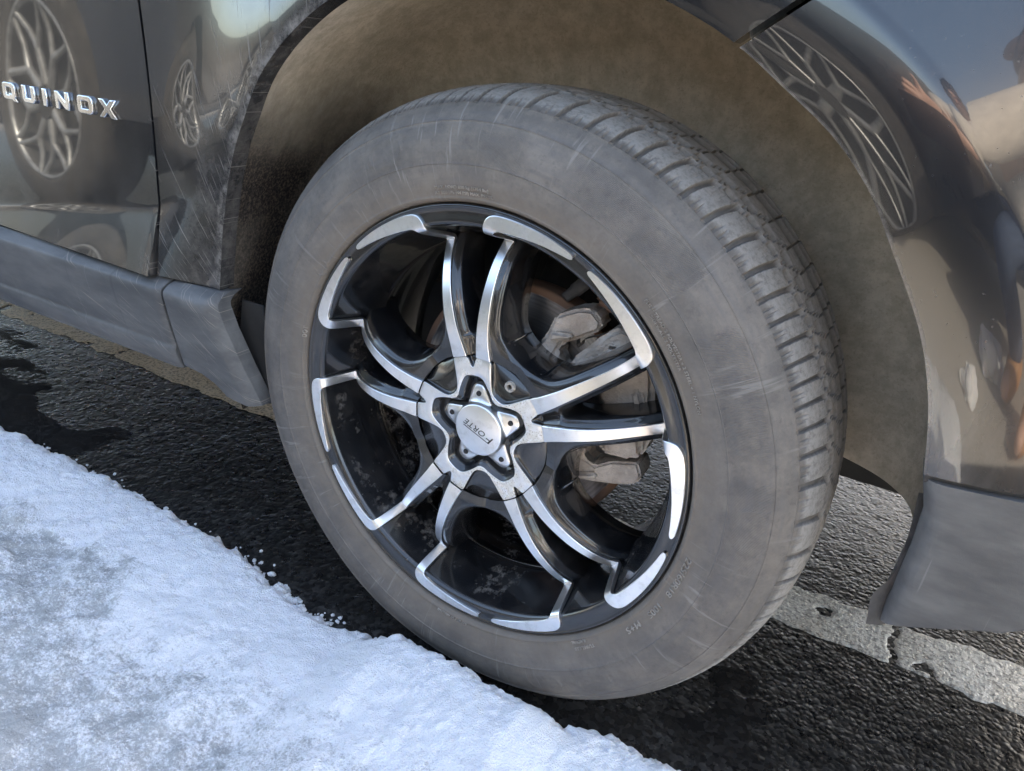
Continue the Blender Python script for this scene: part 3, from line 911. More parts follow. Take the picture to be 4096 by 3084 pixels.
# body behind the panels: bulkhead, floor, bonnet, cabin (these close the car against the sun)
bm = bmesh.new(); box_bm(bm, (-.02, .46, .22), (.98, .02, .72), None, .005)
bm_obj('inner_bulkhead', bm, MAT['dark'], car, CARLOC)
bm = bmesh.new(); box_bm(bm, (-1.62, .86, -.02), (2.4, 1.60, .05), None, .01)
bm_obj('underbody', bm, MAT['dark'], car, CARLOC)
bm = bmesh.new(); box_bm(bm, (.05, 1.08, .05), (.92, 1.24, .05), None, .01)
bm_obj('engine_undertray', bm, MAT['dark'], car, CARLOC)
hx = np.linspace(-.62, .98, 30); hy = np.linspace(0, 1, 24)
HX, HY = np.meshgrid(hx, hy, indexing='ij')
yo = ybody(HX, np.full_like(HX, .62))
PYh = yo + .002 + HY * (1.70 - 2 * 0 - yo * 2)
PZh = .622 + .10 * np.sin(np.pi * HY) ** .6 - .20 * np.clip(HX - .2, 0, 9) ** 2
panel('bonnet', np.stack([HX, PYh, PZh], -1), MAT['paint'], car, 0.01, None, CARLOC, (0, 0, 0, 0))
fx_ = np.linspace(0, 1, 30); fz_ = np.linspace(-.14, .62, 20)
FXg, FZg = np.meshgrid(fx_, fz_, indexing='ij')
panel('front_fascia', np.stack([.95 + .06 * np.sin(np.pi * FXg) - .1 * (FZg - .3) ** 2 / .1 * .3, .10 + FXg * 1.5, FZg], -1), MAT['paint'], car, 0.0, None, CARLOC, (0, 0, 0, 0))
bm = bmesh.new(); box_bm(bm, (.70, .86, .32), (.36, 1.50, .50), None, .02)  # unseen box added behind the bumper to stop a sun leak
bm_obj('sun_block_box', bm, MAT['dark'], car, CARLOC)
bm = prism([(-.55, .62), (-1.25, 1.22), (-2.9, 1.27), (-3.35, .80), (-3.45, .62)], .14, 1.56, .04, 3)
bm_obj('cabin', bm, mat_simple('tinted_glass', (0.01, 0.012, 0.014), 0.05, spec=0.6), car, CARLOC)
bm = prism([(-2.06, .62), (-2.06, -.04), (-3.55, .05), (-3.6, .62)], .01, 1.69, .03, 3)
bm_obj('rear_quarter', bm, MAT['paint'], car, CARLOC)
bm = prism([(-2.05, .80), (-2.05, .60), (-.50, .60), (-.50, .64)], .02, 1.68, .03, 3)
bm_obj('belt_line', bm, MAT['paint'], car, CARLOC)
bm = prism([(-2.06, .62), (-2.06, -.02), (-.45, .0), (-.45, .62)], 1.64, 1.70, .02, 3)
bm_obj('far_side_door', bm, MAT['paint'], car, CARLOC)
bm = prism([(.44, .60), (.44, -.02), (.94, .05), (.94, .56)], 1.60, 1.68, .02, 3)
bm_obj('far_side_bumper', bm, MAT['paint'], car, CARLOC)

# ------------------------------------------------------------------ the wheel
C0 = math.radians(66.5525)
S72 = 2 * math.pi / 5
Wm = Matrix.Translation(CARLOC) @ Matrix(A.tolist()).to_4x4()


def pol(r, th, y):
    return np.stack([r * np.cos(th), np.broadcast_to(y, np.shape(r)), r * np.sin(th)], -1)


def revolve(prof, seg=240):
    prof = np.asarray(prof, float)
    th = np.linspace(0, 2 * np.pi, seg, endpoint=False)
    V = np.stack([prof[None, :, 0] * np.cos(th)[:, None], np.broadcast_to(prof[None, :, 1], (seg, len(prof))), prof[None, :, 0] * np.sin(th)[:, None]], -1)
    return V, grid_faces(seg, len(prof), True)


RIM = [(.2380, .020), (.2455, .012), (.2475, .0045), (.2468, .0008), (.2448, -.0006), (.2425, .0004), (.2375, .0012), (.2300, .0012), (.2268, .0024), (.2245, .0060), (.2228, .013),
       (.2175, .035), (.2115, .058), (.2082, .070), (.2062, .0748), (.2070, .0790), (.2120, .084), (.2140, .095), (.2080, .120), (.2080, .160), (.2160, .186), (.2260, .196), (.2300, .204), (.232, .202), (.228, .190)]
V, F = revolve(catmull(RIM, 110), 300)
wheel = obj('wheel', mesh_np('wheel', V, F), MAT['wheel'], car)
wheel.matrix_local = Wm
wheel['label'] = 'black alloy wheel with bright split spokes'

D_R = np.array([.0, .085, .100, .115, .130, .145, .160, .175, .190, .200, .208, .23])
D_Y = np.array([.0143, .0143, .0117, .0100, .0102, .0122, .0160, .0216, .0300, .0375, .0450, .075])


def Df(r):
    # smooth interpolation of the crowned spoke face depth
    r = np.asarray(r, float)
    xs_ = np.linspace(.0, .23, 231)
    ys_ = np.interp(xs_, D_R, D_Y)
    kk = np.ones(9) / 9
    ysm = np.convolve(np.pad(ys_, 4, mode='edge'), kk, 'valid')
    return np.interp(r, xs_, ysm)


LAT_R = [.0835, .086, .100, .120, .140, .160, .180, .195, .208, .22]
LAT_O = [.0239, .0240, .0246, .0267, .0293, .0320, .0351, .0384, .0424, .046]
LAT_I = [.0058, .0062, .0089, .0131, .0172, .0211, .0251, .0283, .0314, .034]

# bright machined face of one spoke: stations of (r_in, ang_in, r_out, ang_out, y)
st = []
for r in (.0862, .100, .120, .140, .160, .180, .195, .204):
    st.append((r, math.degrees(math.asin(np.interp(r, LAT_R, LAT_I) / r)), r, math.degrees(math.asin(np.interp(r, LAT_R, LAT_O) / r)), float(Df(r))))
st += [(.2085, 8.65, .2085, 11.75, .0440), (.2112, 8.70, .2112, 11.75, .0405), (.2165, 8.80, .2165, 11.75, .0210), (.2212, 8.95, .2210, 11.85, .0055), (.2255, 9.10, .2240, 12.3, .0008),
       (.2310, 9.35, .2262, 13.4, -.0002), (.2368, 10.15, .2268, 14.4, -.0003), (.2402, 11.5, .2272, 15.6, -.0003), (.2416, 13.6, .2279, 17.2, -.0003), (.2420, 17.5, .2290, 20.0, -.0003),
       (.2421, 23.5, .2312, 24.6, -.0003), (.2419, 28.5, .2333, 28.9, -.0003), (.2415, 32.2, .2352, 32.3, -.0003), (.2408, 33.2, .2360, 33.2, -.0003), (.2395, 33.75, .2374, 33.75, -.0003)]
SS = catmull(st, 150)
SS[:, 4] = np.minimum(SS[:, 4], 1)
cols = np.array([0, 0, .035, .27, .5, .73, .965, 1, 1.0])
drop = np.array([.0042, .0004, .0, 0, 0, 0, .0, .0004, .0042])


def spoke_mesh(s):
    ri, ai, ro, ao, y = SS.T
    # surface normal in the (r,y) plane so that the face drops off along it
    x_i = pol(ri, np.radians(s * ai), 0); x_o = pol(ro, np.radians(s * ao), 0)
    mid = .5 * (x_i + x_o); mid[:, 1] = y
    tan = np.gradient(mid, axis=0); tan /= np.linalg.norm(tan, axis=1)[:, None]
    acr = x_o - x_i; acr /= np.linalg.norm(acr, axis=1)[:, None]
    nrm = np.cross(tan, acr) * s; nrm /= np.linalg.norm(nrm, axis=1)[:, None]
    nrm = np.where((nrm[:, 1] < 0)[:, None], -nrm, nrm)
    P = x_i[:, None] * (1 - cols[None, :, None]) + x_o[:, None] * cols[None, :, None]
    P[:, :, 1] = y[:, None]
    P = P + nrm[:, None, :] * (drop[None, :, None] - .0012)
    V = P.reshape(-1, 3); F = grid_faces(len(SS), len(cols))
    return V, F


spk = {}
for s in (1, -1):
    V, F = spoke_mesh(s)
    spk[s] = mesh_np('spoke', V, F)
    spk[s].set_sharp_from_angle(angle=math.radians(24))
    spk[s].materials.append(MAT['alu'])

# black spoke frame, one pair of spokes with its share of the hub web
rs = np.r_[.0868, .090, .094, .0975, .098, .0983, .0988, .0995, .1005, .102, .104, .106, .108, .1084, .109, .110, .1115, .1135, .116, np.arange(.12, .2101, .004), .2130]
th_w = np.interp(rs, [.098, .0983, .0988, .0995, .1005, .102, .104, .108, .113, .120, .130, .140, .160, .180, .200, .214], [36, 34.2, 32.4, 30.4, 28.4, 26.2, 24.0, 20.9, 18.4, 16.6, 15.2, 14.5, 13.7, 13.2, 13.0, 13.2])
th_w = np.where(rs < .098, 36, th_w)
th_s = np.interp(rs, [.108, .1084, .109, .110, .1115, .1135, .116, .13, .15, .18, .205, .214], [0, .8, 1.3, 1.8, 2.3, 2.75, 3.1, 4.0, 5.1, 6.2, 6.9, 7.0])
th_s = np.where(rs <= .108, 0, th_s)
th_i = np.degrees(np.arcsin(np.interp(rs, LAT_R, LAT_I) / rs)); th_o = np.degrees(np.arcsin(np.interp(rs, LAT_R, LAT_O) / rs))
Dr = Df(rs)
colth = np.stack([th_s, th_s * .7 + th_i * .3, th_s * .3 + th_i * .7, th_i, th_i * .5 + th_o * .5, th_o, th_o * .6 + th_w * .4, th_o * .25 + th_w * .75, th_w], 1)
v0 = np.where(rs < .108, np.interp(rs, [.086, .108], [.008, .011]), .0085)
colY = np.stack([Dr + v0, Dr + v0 * .8, Dr + v0 * .35, Dr + .0022, Dr + .0020, Dr + .0022, Dr + .0034, Dr + .0040, Dr + .0058], 1)


def side_wall(idx, th, yv, sign, steps):
    rr = rs[idx]; p = np.stack([rr * np.cos(np.radians(th[idx])), rr * np.sin(np.radians(th[idx]))], 1)
    tg = np.gradient(p, axis=0); tg /= np.linalg.norm(tg, axis=1)[:, None]
    nm = np.stack([-tg[:, 1], tg[:, 0]], 1) * sign
    out = []
    for a, b in steps:
        q = p + nm * a
        out.append(np.stack([q[:, 0], yv[idx] + b, q[:, 1]], 1))
    return np.stack(out, 1)


parts = []
for s in (1, -1):
    P = np.stack([rs[:, None] * np.cos(np.radians(colth)), colY, s * rs[:, None] * np.sin(np.radians(colth))], -1)
    parts.append((P.reshape(-1, 3), grid_faces(len(rs), colth.shape[1])))
    iw = np.where(rs >= .098)[0]
    Wl = side_wall(iw, th_w, colY[:, -1], 1, [(0, 0), (.0012, .0006), (.0024, .0026), (.0036, .008), (.0075, .030), (.0070, .050), (.0, .055)])
    Wl[:, :, 2] *= s
    parts.append((Wl.reshape(-1, 3), grid_faces(len(iw), Wl.shape[1])))
    iv = np.where(rs >= .108)[0]
    Ws = side_wall(iv, th_s, colY[:, 0], -1, [(0, 0), (.0008, .0006), (.0016, .0026), (.0024, .010), (.0045, .040)])
    Ws[:, :, 2] *= s
    parts.append((Ws.reshape(-1, 3), grid_faces(len(iv), Ws.shape[1])))
V, F = join_parts(parts)
frame_me = mesh_np('spoke_frame', V, F); frame_me.materials.append(MAT['wheel'])
for k in range(5):
    a = C0 - k * S72
    Rm = Matrix.Rotation(-a, 4, 'Y')
    fo = obj('spoke_frame', frame_me, None, wheel); fo.matrix_local = Rm
    for s in (1, -1):
        so = obj('spoke', spk[s], None, wheel); so.matrix_local = Rm

# hub core behind the web and bore
V, F = revolve([(.0, .055), (.06, .055), (.092, .050), (.0935, .040), (.0925, .024), (.0870, .0225), (.0866, .030)], 120)
obj('hub_core', mesh_np('hub_core', V, F), MAT['wheel'], wheel)

# centre cap ------------------------------------------------------------------
NPH = 720
ph = np.linspace(0, 2 * np.pi, NPH, endpoint=False)
loc5 = np.degrees(np.abs((ph - C0 + S72 / 2) % S72 - S72 / 2))          # 0 on a spoke pair .. 36 between pairs


def smooth_per(v, k=5):
    w = np.ones(k) / k
    return np.convolve(np.r_[v[-k:], v, v[:k]], w, 'same')[k:-k]


r_pock = smooth_per(np.interp(loc5, [0, 8, 11, 14, 19, 25, 30, 36], [.0645, .0640, .0625, .0595, .0545, .0490, .0450, .0435]), 7)
r_out = smooth_per(np.interp(loc5, [0, .8, 1.8, 2.8, 3.7, 4.0, 16.3, 16.7, 17.6, 19.2, 21.2, 23.5, 26.5, 30, 36], [.0738, .0742, .0760, .0800, .0840, .0850, .0850, .0845, .0790, .0700, .0620, .0560, .0520, .0500, .0490]), 3)
r_star = smooth_per(np.interp(loc5, [0, 4, 7, 9.5, 12, 15, 19, 24, 30, 36], [.0522, .0518, .0508, .0488, .0460, .0425, .0385, .0352, .0325, .0315]), 7)


def ring_strip(rows):
    """rows of (r(phi), y) -> closed strip"""
    V = np.stack([pol(np.broadcast_to(r, ph.shape), ph, np.broadcast_to(y, ph.shape)) for r, y in rows], 1)
    return V, grid_faces(NPH, len(rows), True)


yc = .0140
V, F = ring_strip([(.0855, .030), (.0855, yc + .0065), (.0850, yc + .0052), (np.minimum(.0848, r_out + .0075), yc + .0058), (np.minimum(.0846, r_out + .003), yc + .0048), (np.minimum(.0844, r_out + .0008), yc + .0030),
                   (r_out * .999, yc + .0006), (r_pock + .0002, yc + .0006), (r_pock - .0006, yc + .0022), (r_pock - .0018, yc + .0036), (r_pock - .0050, yc + .0062), (r_pock - .0064, yc + .0105), (r_pock - .008, yc + .0165), (.0, yc + .0165)])
obj('cap_base', mesh_np('cap_base', V, F), MAT['wheel'], wheel)
V, F = ring_strip([(r_out, yc + .0016), (r_out - .0002, yc + .0002), (r_out - .0006, yc), (r_out * .66 + r_pock * .34, yc), (r_out * .33 + r_pock * .67, yc), (r_pock + .0006, yc), (r_pock + .0002, yc + .0002), (r_pock, yc + .0016)])
obj('cap_face', mesh_np('cap_face', V, F), MAT['alu_pit'], wheel)
ys0 = .0222
V, F = ring_strip([(r_star + .0006, ys0 + .009), (r_star, ys0 + .0012), (r_star - .0008, ys0), (r_star * .6 + .031 * .4, ys0 - .0002), (.0322, ys0 - .0016), (.0312, ys0 - .0034), (.0306, ys0 - .0066), (.0298, ys0 - .0078), (.0290, ys0 - .0081), (.0, ys0 - .0081)])
cap = obj('star_cap', mesh_np('star_cap', V, F), MAT['alu'], wheel)
for k in range(5):
    a = C0 - k * S72 - math.radians(.4)
    bm = bmesh.new()
    M0 = Matrix.Translation((.0412 * math.cos(a), ys0 - .0006, .0412 * math.sin(a))) @ Matrix.Rotation(math.pi / 2, 4, 'X')
    bmesh.ops.create_cone(bm, cap_ends=True, segments=20, radius1=.0034, radius2=.0028, depth=.0022, matrix=M0)
    bm_obj('cap_bolt', bm, MAT['hole'], wheel)
# socket screw in the black field between two spoke pairs
a = C0 - math.radians(38.0)
bm = bmesh.new()
M0 = Matrix.Translation((.0716 * math.cos(a), yc + .0042, .0716 * math.sin(a))) @ Matrix.Rotation(math.pi / 2, 4, 'X')
bmesh.ops.create_cone(bm, cap_ends=False, segments=32, radius1=.0064, radius2=.0058, depth=.0035, matrix=M0)
for r0, r1, z0, z1, sg in ((.0058, .0029, .00175, .0019, 6),):
    vo = [bm.verts.new(M0 @ Vector((.0058 * math.cos(q), .0058 * math.sin(q), .00175))) for q in np.linspace(0, 2 * math.pi, 24, endpoint=False)]
    vi = [bm.verts.new(M0 @ Vector((.0031 * math.cos(q), .0031 * math.sin(q), .00185)) ) for q in np.linspace(0, 2 * math.pi, 24, endpoint=False)]
    vb = [bm.verts.new(M0 @ Vector((.0029 * math.cos(q), .0029 * math.sin(q), -.0014))) for q in np.linspace(0, 2 * math.pi, 24, endpoint=False)]
    for i in range(24):
        j = (i + 1) % 24
        bm.faces.new((vo[i], vo[j], vi[j], vi[i])); bm.faces.new((vi[i], vi[j], vb[j], vb[i]))
    bm.faces.new(vb)
bm_obj('cap_screw', bm, MAT['screw'], wheel)
# lettering on the cap disc: top bar of the first letter runs over the whole word
me, co = text_mesh('ORTE', .0135, .00025, 0, 1.05, 1.15)
sh = .28
co[:, 0] += sh * co[:, 1]
mF = bpy.data.meshes.new('F')
bar = [(-.0270, .0114), (.0235, .0114), (.0240, .0125), (-.0262, .0125)]
stem = [(-.0300, .0), (-.0276, .0), (-.0236, .0114), (-.0262, .0125)]
arm = [(-.0272, .0056), (-.0190, .0056), (-.0185, .0070), (-.0266, .0070)]
ft = [(-.0322, .0), (-.0276, .0), (-.0276, .0014), (-.0322, .0014)]
vv, ff = [], []
for q in (bar, stem, arm):
    b = len(vv)
    vv += [(x, y, -.00025) for x, y in q] + [(x, y, .00025) for x, y in q]
    ff += [(b, b + 1, b + 2, b + 3), (b + 4, b + 5, b + 6, b + 7)] + [(b + i, b + (i + 1) % 4, b + 4 + (i + 1) % 4, b + 4 + i) for i in range(4)]
mF.from_pydata(vv, [], ff)
bm = bmesh.new(); me.vertices.foreach_set('co', (co + np.array([.0035, 0, 0])).astype(np.float32).ravel()); bm.from_mesh(me); bm.from_mesh(mF)
# reading direction on the disc, found from the photograph: from (14,-14.5) to (-12,20) mm in wheel x,z
e1 = Vector((-.60, 0, .80)); e2 = Vector((-.80, 0, -.60)); e3 = Vector((0, -1, 0))
Mt = Matrix(((e1.x, e2.x, e3.x, 0), (e1.y, e2.y, e3.y, 0), (e1.z, e2.z, e3.z, 0), (0, 0, 0, 1)))
bmesh.ops.transform(bm, matrix=Matrix.Translation((.0025, ys0 - .0082, .0030)) @ Mt @ Matrix.Scale(.74, 4), verts=bm.verts)
bm_obj('cap_lettering', bm, MAT['ink'], wheel, None, False)

# tyre ------------------------------------------------------------------------
TP = [(.2400, .016), (.2462, .0085), (.2488, .0010), (.2510, -.0030), (.2530, -.0046), (.2546, -.0044), (.2590, -.0056), (.2680, -.0080), (.2800, -.0098), (.2838, -.0101), (.2848, -.0108), (.2862, -.0102), (.2950, -.0102), (.3050, -.0086),
      (.3150, -.0052), (.3215, -.0020), (.3228, -.0022), (.3242, -.0004), (.3300, .0042), (.3372, .0118), (.3382, .0122), (.3396, .0146), (.3430, .0200), (.3468, .0280), (.3498, .0360), (.3522, .046), (.3540, .058), (.3552, .075), (.3558, .095), (.3558, .115),
      (.3552, .135), (.3540, .152), (.3520, .166), (.3480, .182), (.3400, .198), (.3250, .210), (.30, .218), (.27, .214), (.245, .198), (.235, .190)]
tp = catmull(TP, 118)
NPITCH = 86
NTH = NPITCH * 36
th = np.linspace(0, 2 * np.pi, NTH, endpoint=False)
TH, Rr = np.meshgrid(th, tp[:, 0], indexing='ij')
Yy = np.broadcast_to(tp[None, :, 1], TH.shape)
# uneven pitch lengths, like the noise-tuned block spacing of a real tread
ph_ = (TH / (2 * np.pi) * NPITCH + 0.55 * np.sin(TH * 5) + .3 * np.sin(TH * 9 + 1))
yn = np.clip((Yy - .012) / .09, 0, 1)
skew = -.75 * yn ** 1.5 + .15 * yn
u = (ph_ - skew) % 1.0
du = np.minimum(u, 1 - u)
onT = sstep(.3372, .3392, Rr) * (Yy < .2)
gw = .085 + .03 * yn
groove = sstep(gw + .022, gw - .022, du) * onT * (Yy < .0615)
groove_in = sstep(.05, .03, np.minimum((ph_ + 2.0 * yn) % 1.0, 1 - (ph_ + 2.0 * yn) % 1.0)) * (Yy > .066) * (Yy < .19)
zig = .0022 * np.sin(ph_ * 2 * np.pi)
circ = sstep(.0024, .0014, np.abs(Yy - .0610 - zig)) + sstep(.0024, .0014, np.abs(Yy - .0800 + zig)) + sstep(.0050, .003, np.abs(Yy - .125)) + sstep(.005, .003, np.abs(Yy - .150))
# little notches along the shoulder edge
u3 = (u * 4.0) % 1.0
not_sip = sstep(.24, .16, np.abs(u3 - .5)) * (u > .22) * (u < .80) * sstep(.3385, .3395, Rr) * sstep(.3452, .3432, Rr + .0012 * np.sin(u * 40)) * (Yy < .1)
sipe = sstep(.05, .02, np.abs(((u * 4 + .35 * np.sin(Yy * 900)) % 1.0) - .5)) * (Yy > .040) * (Yy < .058) * .35
depth = np.maximum.reduce([groove * .0036, groove_in * .0028, np.clip(circ, 0, 1) * .0034 * (Yy > .04) * (Yy < .19), not_sip * .0011, sipe * .0018])
nr = np.gradient(tp[:, 0]); ny = np.gradient(tp[:, 1]); L = np.hypot(nr, ny)
n_r, n_y = ny / L, -nr / L                 # outward normal of the profile
sgn = np.sign(n_r[68]); n_r *= sgn; n_y *= sgn
rough_t = .0007 * (fbm(TH * 60, Yy * 300, 2, 3) - .5)
Rn = Rr + n_r[None] * (-depth + rough_t * onT)
Yn = Yy + n_y[None] * (-depth + rough_t * onT)
# sidewall relief: pads and raised roundels
def roundel(th0, r0, a, b):
    d = np.sqrt(((np.angle(np.exp(1j * (TH - th0)))) * r0 / a) ** 2 + ((Rr - r0) / b) ** 2)
    return .0009 * np.exp(-((d - 1) / .10) ** 2) * (Yy < .02)
rel = roundel(math.radians(113.6), .2556, .0095, .0055) * 1.0
for q in (-84, -97, 80, 20, -30):
    rel = rel + roundel(math.radians(q), .3035, .022, .0125)
Rn = Rn + n_r[None] * rel; Yn = Yn + n_y[None] * rel
worn = sstep(.3405, .3440, Rr + .0016 * (fbm(TH * 140, Yy * 200, 3, 13) - .5) * 2) * (1 - np.clip(depth / .0016, 0, 1)) * (Yy < .2)
V = np.stack([Rn * np.cos(TH), Yn, Rn * np.sin(TH)], -1).reshape(-1, 3)
zc = V @ A[2]                                # height in the car frame
flat = -(HC - .0030)
sq = np.clip(flat - zc, 0, 1)
V = V + sq[:, None] * A[2][None]             # flattened contact patch
bul = np.exp(-((zc + .30) / .05) ** 2) * (V[:, 1] < .05) * .003
V[:, 1] -= bul
tme = mesh_np('tyre', V, grid_faces(NTH, len(tp), True), True, {'worn': worn})
tme.set_sharp_from_angle(angle=math.radians(38))
obj('tyre', tme, MAT['tyre'], wheel)


def tyre_text(body, size, r0, a_mid, space=1.05, xs=1.0, ext=.0008):
    me, co = text_mesh(body, size, ext, 0.0, space, xs)
    ang = math.radians(a_mid) - co[:, 0] / r0
    rad = r0 + co[:, 1]
    yb = np.interp(rad, tp[:60, 0], tp[:60, 1])
    zz = rad * np.cos(ang) * A[2, 0] + rad * np.sin(ang) * A[2, 2]
    yb = yb - np.exp(-((zz + .30) / .05) ** 2) * .003
    out = np.stack([rad * np.cos(ang), yb - .0004 - co[:, 2], rad * np.sin(ang)], 1)
    me.vertices.foreach_set('co', out.astype(np.float32).ravel()); me.update(); me.name = 'tyre_lettering'
    obj('tyre_lettering', me, MAT['letter'], wheel)


tyre_text('225/60R18', .0090, .2590, -46.4, 1.05, 1.25, .0011)
tyre_text('100S', .0090, .2590, -57.6, 1.05, 1.2, .0011)
tyre_text('M+S', .0090, .2590, -65.6, 1.15, 1.2, .0011)
tyre_text('TUBELESS', .0046, .2606, -81.9, 1.15, 1.25)
tyre_text('RADIAL', .0046, .2538, -83.2, 1.1, 1.2)
tyre_text('MAX. LOAD 800 kg (1764 lbs)', .0042, .2616, 62.4, 1.05, 1.12)
tyre_text('AT 300 kPa (44 PSI) MAX. PRESS.', .0042, .2562, 62.0, 1.05, 1.1)
tyre_text('PLIES: TREAD 2 POLYESTER + 2 STEEL + 1 NYLON', .0042, .2640, 3.8, 1.05, 1.15)
tyre_text('SIDEWALL 2 POLYESTER', .0042, .2588, 6.8, 1.05, 1.15)
tyre_text('SAFETY WARNING', .0042, .2530, -124.0, 1.1, 1.15)
tyre_text('DOT', .0062, .2500, 134.4, 1.1, 1.1)

# brake: disc, caliper bracket, caliper, clips -------------------------------
V, F = revolve([(.062, .085), (.080, .085), (.0825, .088), (.084, .1010), (.0850, .1012), (.146, .1005), (.1490, .1015), (.1495, .103), (.1495, .126), (.148, .128), (.07, .128)], 160)
ro = obj('brake_disc', mesh_np('brake_disc', V, F), MAT['rotor'], wheel)
V, F = revolve([(.02, .05), (.045, .052), (.062, .070), (.066, .090), (.03, .092)], 80)
obj('hub', mesh_np('hub', V, F), MAT['rotor'], wheel)


def cast_part(name, pieces, mat='cast'):
    """one casting made of several bevelled blocks"""
    bm = bmesh.new()
    for pts, y0, y1, bev in pieces:
        b1 = prism(pts, y0, y1, bev, 3)
        m1 = bpy.data.meshes.new('tmp'); b1.to_mesh(m1); b1.free(); bm.from_mesh(m1); bpy.data.meshes.remove(m1)
    return bm_obj(name, bm, MAT[mat], car, CARLOC, True, 50)


cast_part('caliper_bracket', [([(.038, .098), (.046, .110), (.054, .134), (.080, .148), (.095, .150), (.107, .140), (.107, .130), (.085, .115), (.076, .110), (.066, .105), (.060, .092), (.070, .078), (.064, .071), (.052, .073), (.041, .084)], .066, .098, .0042),
    ([(.052, .106), (.078, .114), (.080, .121), (.056, .118)], .058, .075, .0030)])
cast_part('brake_backing', [([(.085, .150), (.108, .139), (.140, .152), (.150, .172), (.125, .185), (.100, .172)], .085, .135, .006)], 'rotor')
cast_part('caliper_body', [([(.080, .092), (.099, .113), (.112, .129), (.130, .142), (.158, .136), (.172, .100), (.178, .060), (.180, .020), (.171, .002), (.147, -.005), (.127, -.006), (.122, .010), (.128, .045), (.115, .060), (.112, .075), (.088, .079), (.076, .078)], .060, .094, .0060),
    ([(.150, .078), (.163, .084), (.170, .066), (.158, .058)], .054, .070, .0045),
    ([(.100, .100), (.115, .118), (.135, .122), (.150, .108), (.130, .088)], .054, .070, .0060),
    ([(.128, .026), (.172, .030), (.176, .010), (.165, .0), (.132, -.002)], .0545, .070, .0055)])
cast_part('caliper_bracket', [([(.096, -.028), (.105, -.008), (.110, -.006), (.110, -.020), (.124, -.025), (.141, -.013), (.171, -.004), (.178, -.020), (.173, -.030), (.154, -.038), (.126, -.045), (.106, -.049), (.099, -.042)], .064, .100, .0042),
    ([(.106, -.038), (.128, -.030), (.130, -.038), (.108, -.046)], .058, .072, .0028)])
bm = prism([(.112, .060), (.126, .058), (.130, .046), (.116, .046)], .072, .085, .001, 1)
bm_obj('brake_pad', bm, MAT['rotor'], car, CARLOC)
for pts in ([(.082, .113, .067), (.083, .107, .067), (.087, .107, .067), (.089, .115, .067), (.100, .121, .067), (.118, .132, .068), (.140, .152, .070)],
            [(.108, -.010, .066), (.112, -.018, .066), (.122, -.021, .066), (.124, -.014, .066), (.134, -.010, .066), (.165, -.001, .066)],
            [(.066, .098, .068), (.071, .092, .068), (.073, .086, .068), (.078, .083, .068)]):
    P = catmull([(x, y, z) for x, z, y in pts], 40)
    V = np.stack([P, P + np.array([0, .010, 0])], 1)
    obj('pad_clip', mesh_np('pad_clip', V, grid_faces(40, 2)), MAT['clip'], car, CARLOC)
V, F = tube([(.054, .088, .148), (.060, .096, .155), (.0605, .0965, .1555), (.075, .110, .172)], [.0058, .0062, .0078, .0078], 18, True)
obj('guide_pin_boot', mesh_mixed('guide_pin_boot', V, F), MAT['rubber'], car, CARLOC)
# knuckle, strut and dust shield behind the disc
V, F = tube([(-.01, .16, -.02), (-.01, .20, .09), (-.02, .33, .20), (-.03, .42, .40)], [.05, .03, .03, .03], 24)
obj('strut', mesh_mixed('strut', V, F), MAT['dark'], car, CARLOC)
V, F = tube([(0, .135, 0), (0, .36, -.01)], [.055, .03], 24)
obj('drive_shaft', mesh_mixed('drive_shaft', V, F), MAT['dark'], car, CARLOC)
V, F = tube([(.0, .17, -.10), (-.06, .40, -.06)], [.025, .03], 16)
obj('control_arm', mesh_mixed('control_arm', V, F), MAT['dark'], car, CARLOC)
cast_part('knuckle_arm', [([(.060, .165), (.075, .205), (.110, .205), (.118, .170)], .14, .19, .006)])

# ------------------------------------------------------------------ what stands on the camera's side and shows in the reflections
tpaint = mat_simple('dark_neighbour_paint', (0.022, 0.024, 0.028), 0.2, nscale=6, namp=0.3, coat=1.0)
tglass = mat_simple('neighbour_glass', (0.012, 0.014, 0.016), 0.04, spec=0.6)
tdark = mat_simple('neighbour_plastic', (0.03, 0.03, 0.03), 0.7)
tsilver = mat_simple('neighbour_wheel_silver', (0.36, 0.37, 0.38), 0.38, 0.6, nscale=30)
trub = mat_simple('neighbour_rubber', (0.045, 0.042, 0.039), 0.85, nscale=18, namp=0.4)
truck = empty('neighbouring_car', (-1.30, -2.36, 0))
tag(truck, 'dark car with split spoke wheels, mirrored in the black door', 'car')
YT = 0.90                                        # its near side, facing the car


def arch_side(x0, x1, zlo, ztop, arches, R, nseg=26):
    pts = [(x0, zlo)]
    for cx in arches:
        for a in np.linspace(math.pi, 0, nseg):
            x, z = cx + R * math.cos(a), .40 + R * math.sin(a)
            if z >= zlo: pts.append((x, z))
    pts += [(x1, zlo), (x1, ztop), (x0, ztop)]
    return pts


WX = (-1.92, 1.25)
bm = prism(arch_side(-4.2, 2.75, .34, .98, WX, .46), .60, YT, .0, 1)
bm_obj('body_side', bm, tpaint, truck, None, True, 30)
bm = bmesh.new(); box_bm(bm, (-.70, -.3, .60), (6.9, 1.7, .72), None, .04)
bm_obj('body_core', bm, tpaint, truck)
bm = prism([(-1.35, .97), (-.75, 1.40), (.60, 1.43), (1.35, .97)], -.80, .74, .05, 3)
bm_obj('cab', bm, tpaint, truck)
for q in ([(-1.10, 1.0), (-.68, 1.33), (-.10, 1.36), (-.10, 1.0)], [(.0, 1.0), (.0, 1.36), (.55, 1.37), (1.15, 1.0)]):
    bm = prism(q, .70, .752, .004, 1)
    bm_obj('side_window', bm, tglass, truck)
bm = bmesh.new(); box_bm(bm, (.0, .80, .42), (2.4, .14, .06), None, .02)
bm_obj('side_skirt', bm, tdark, truck)
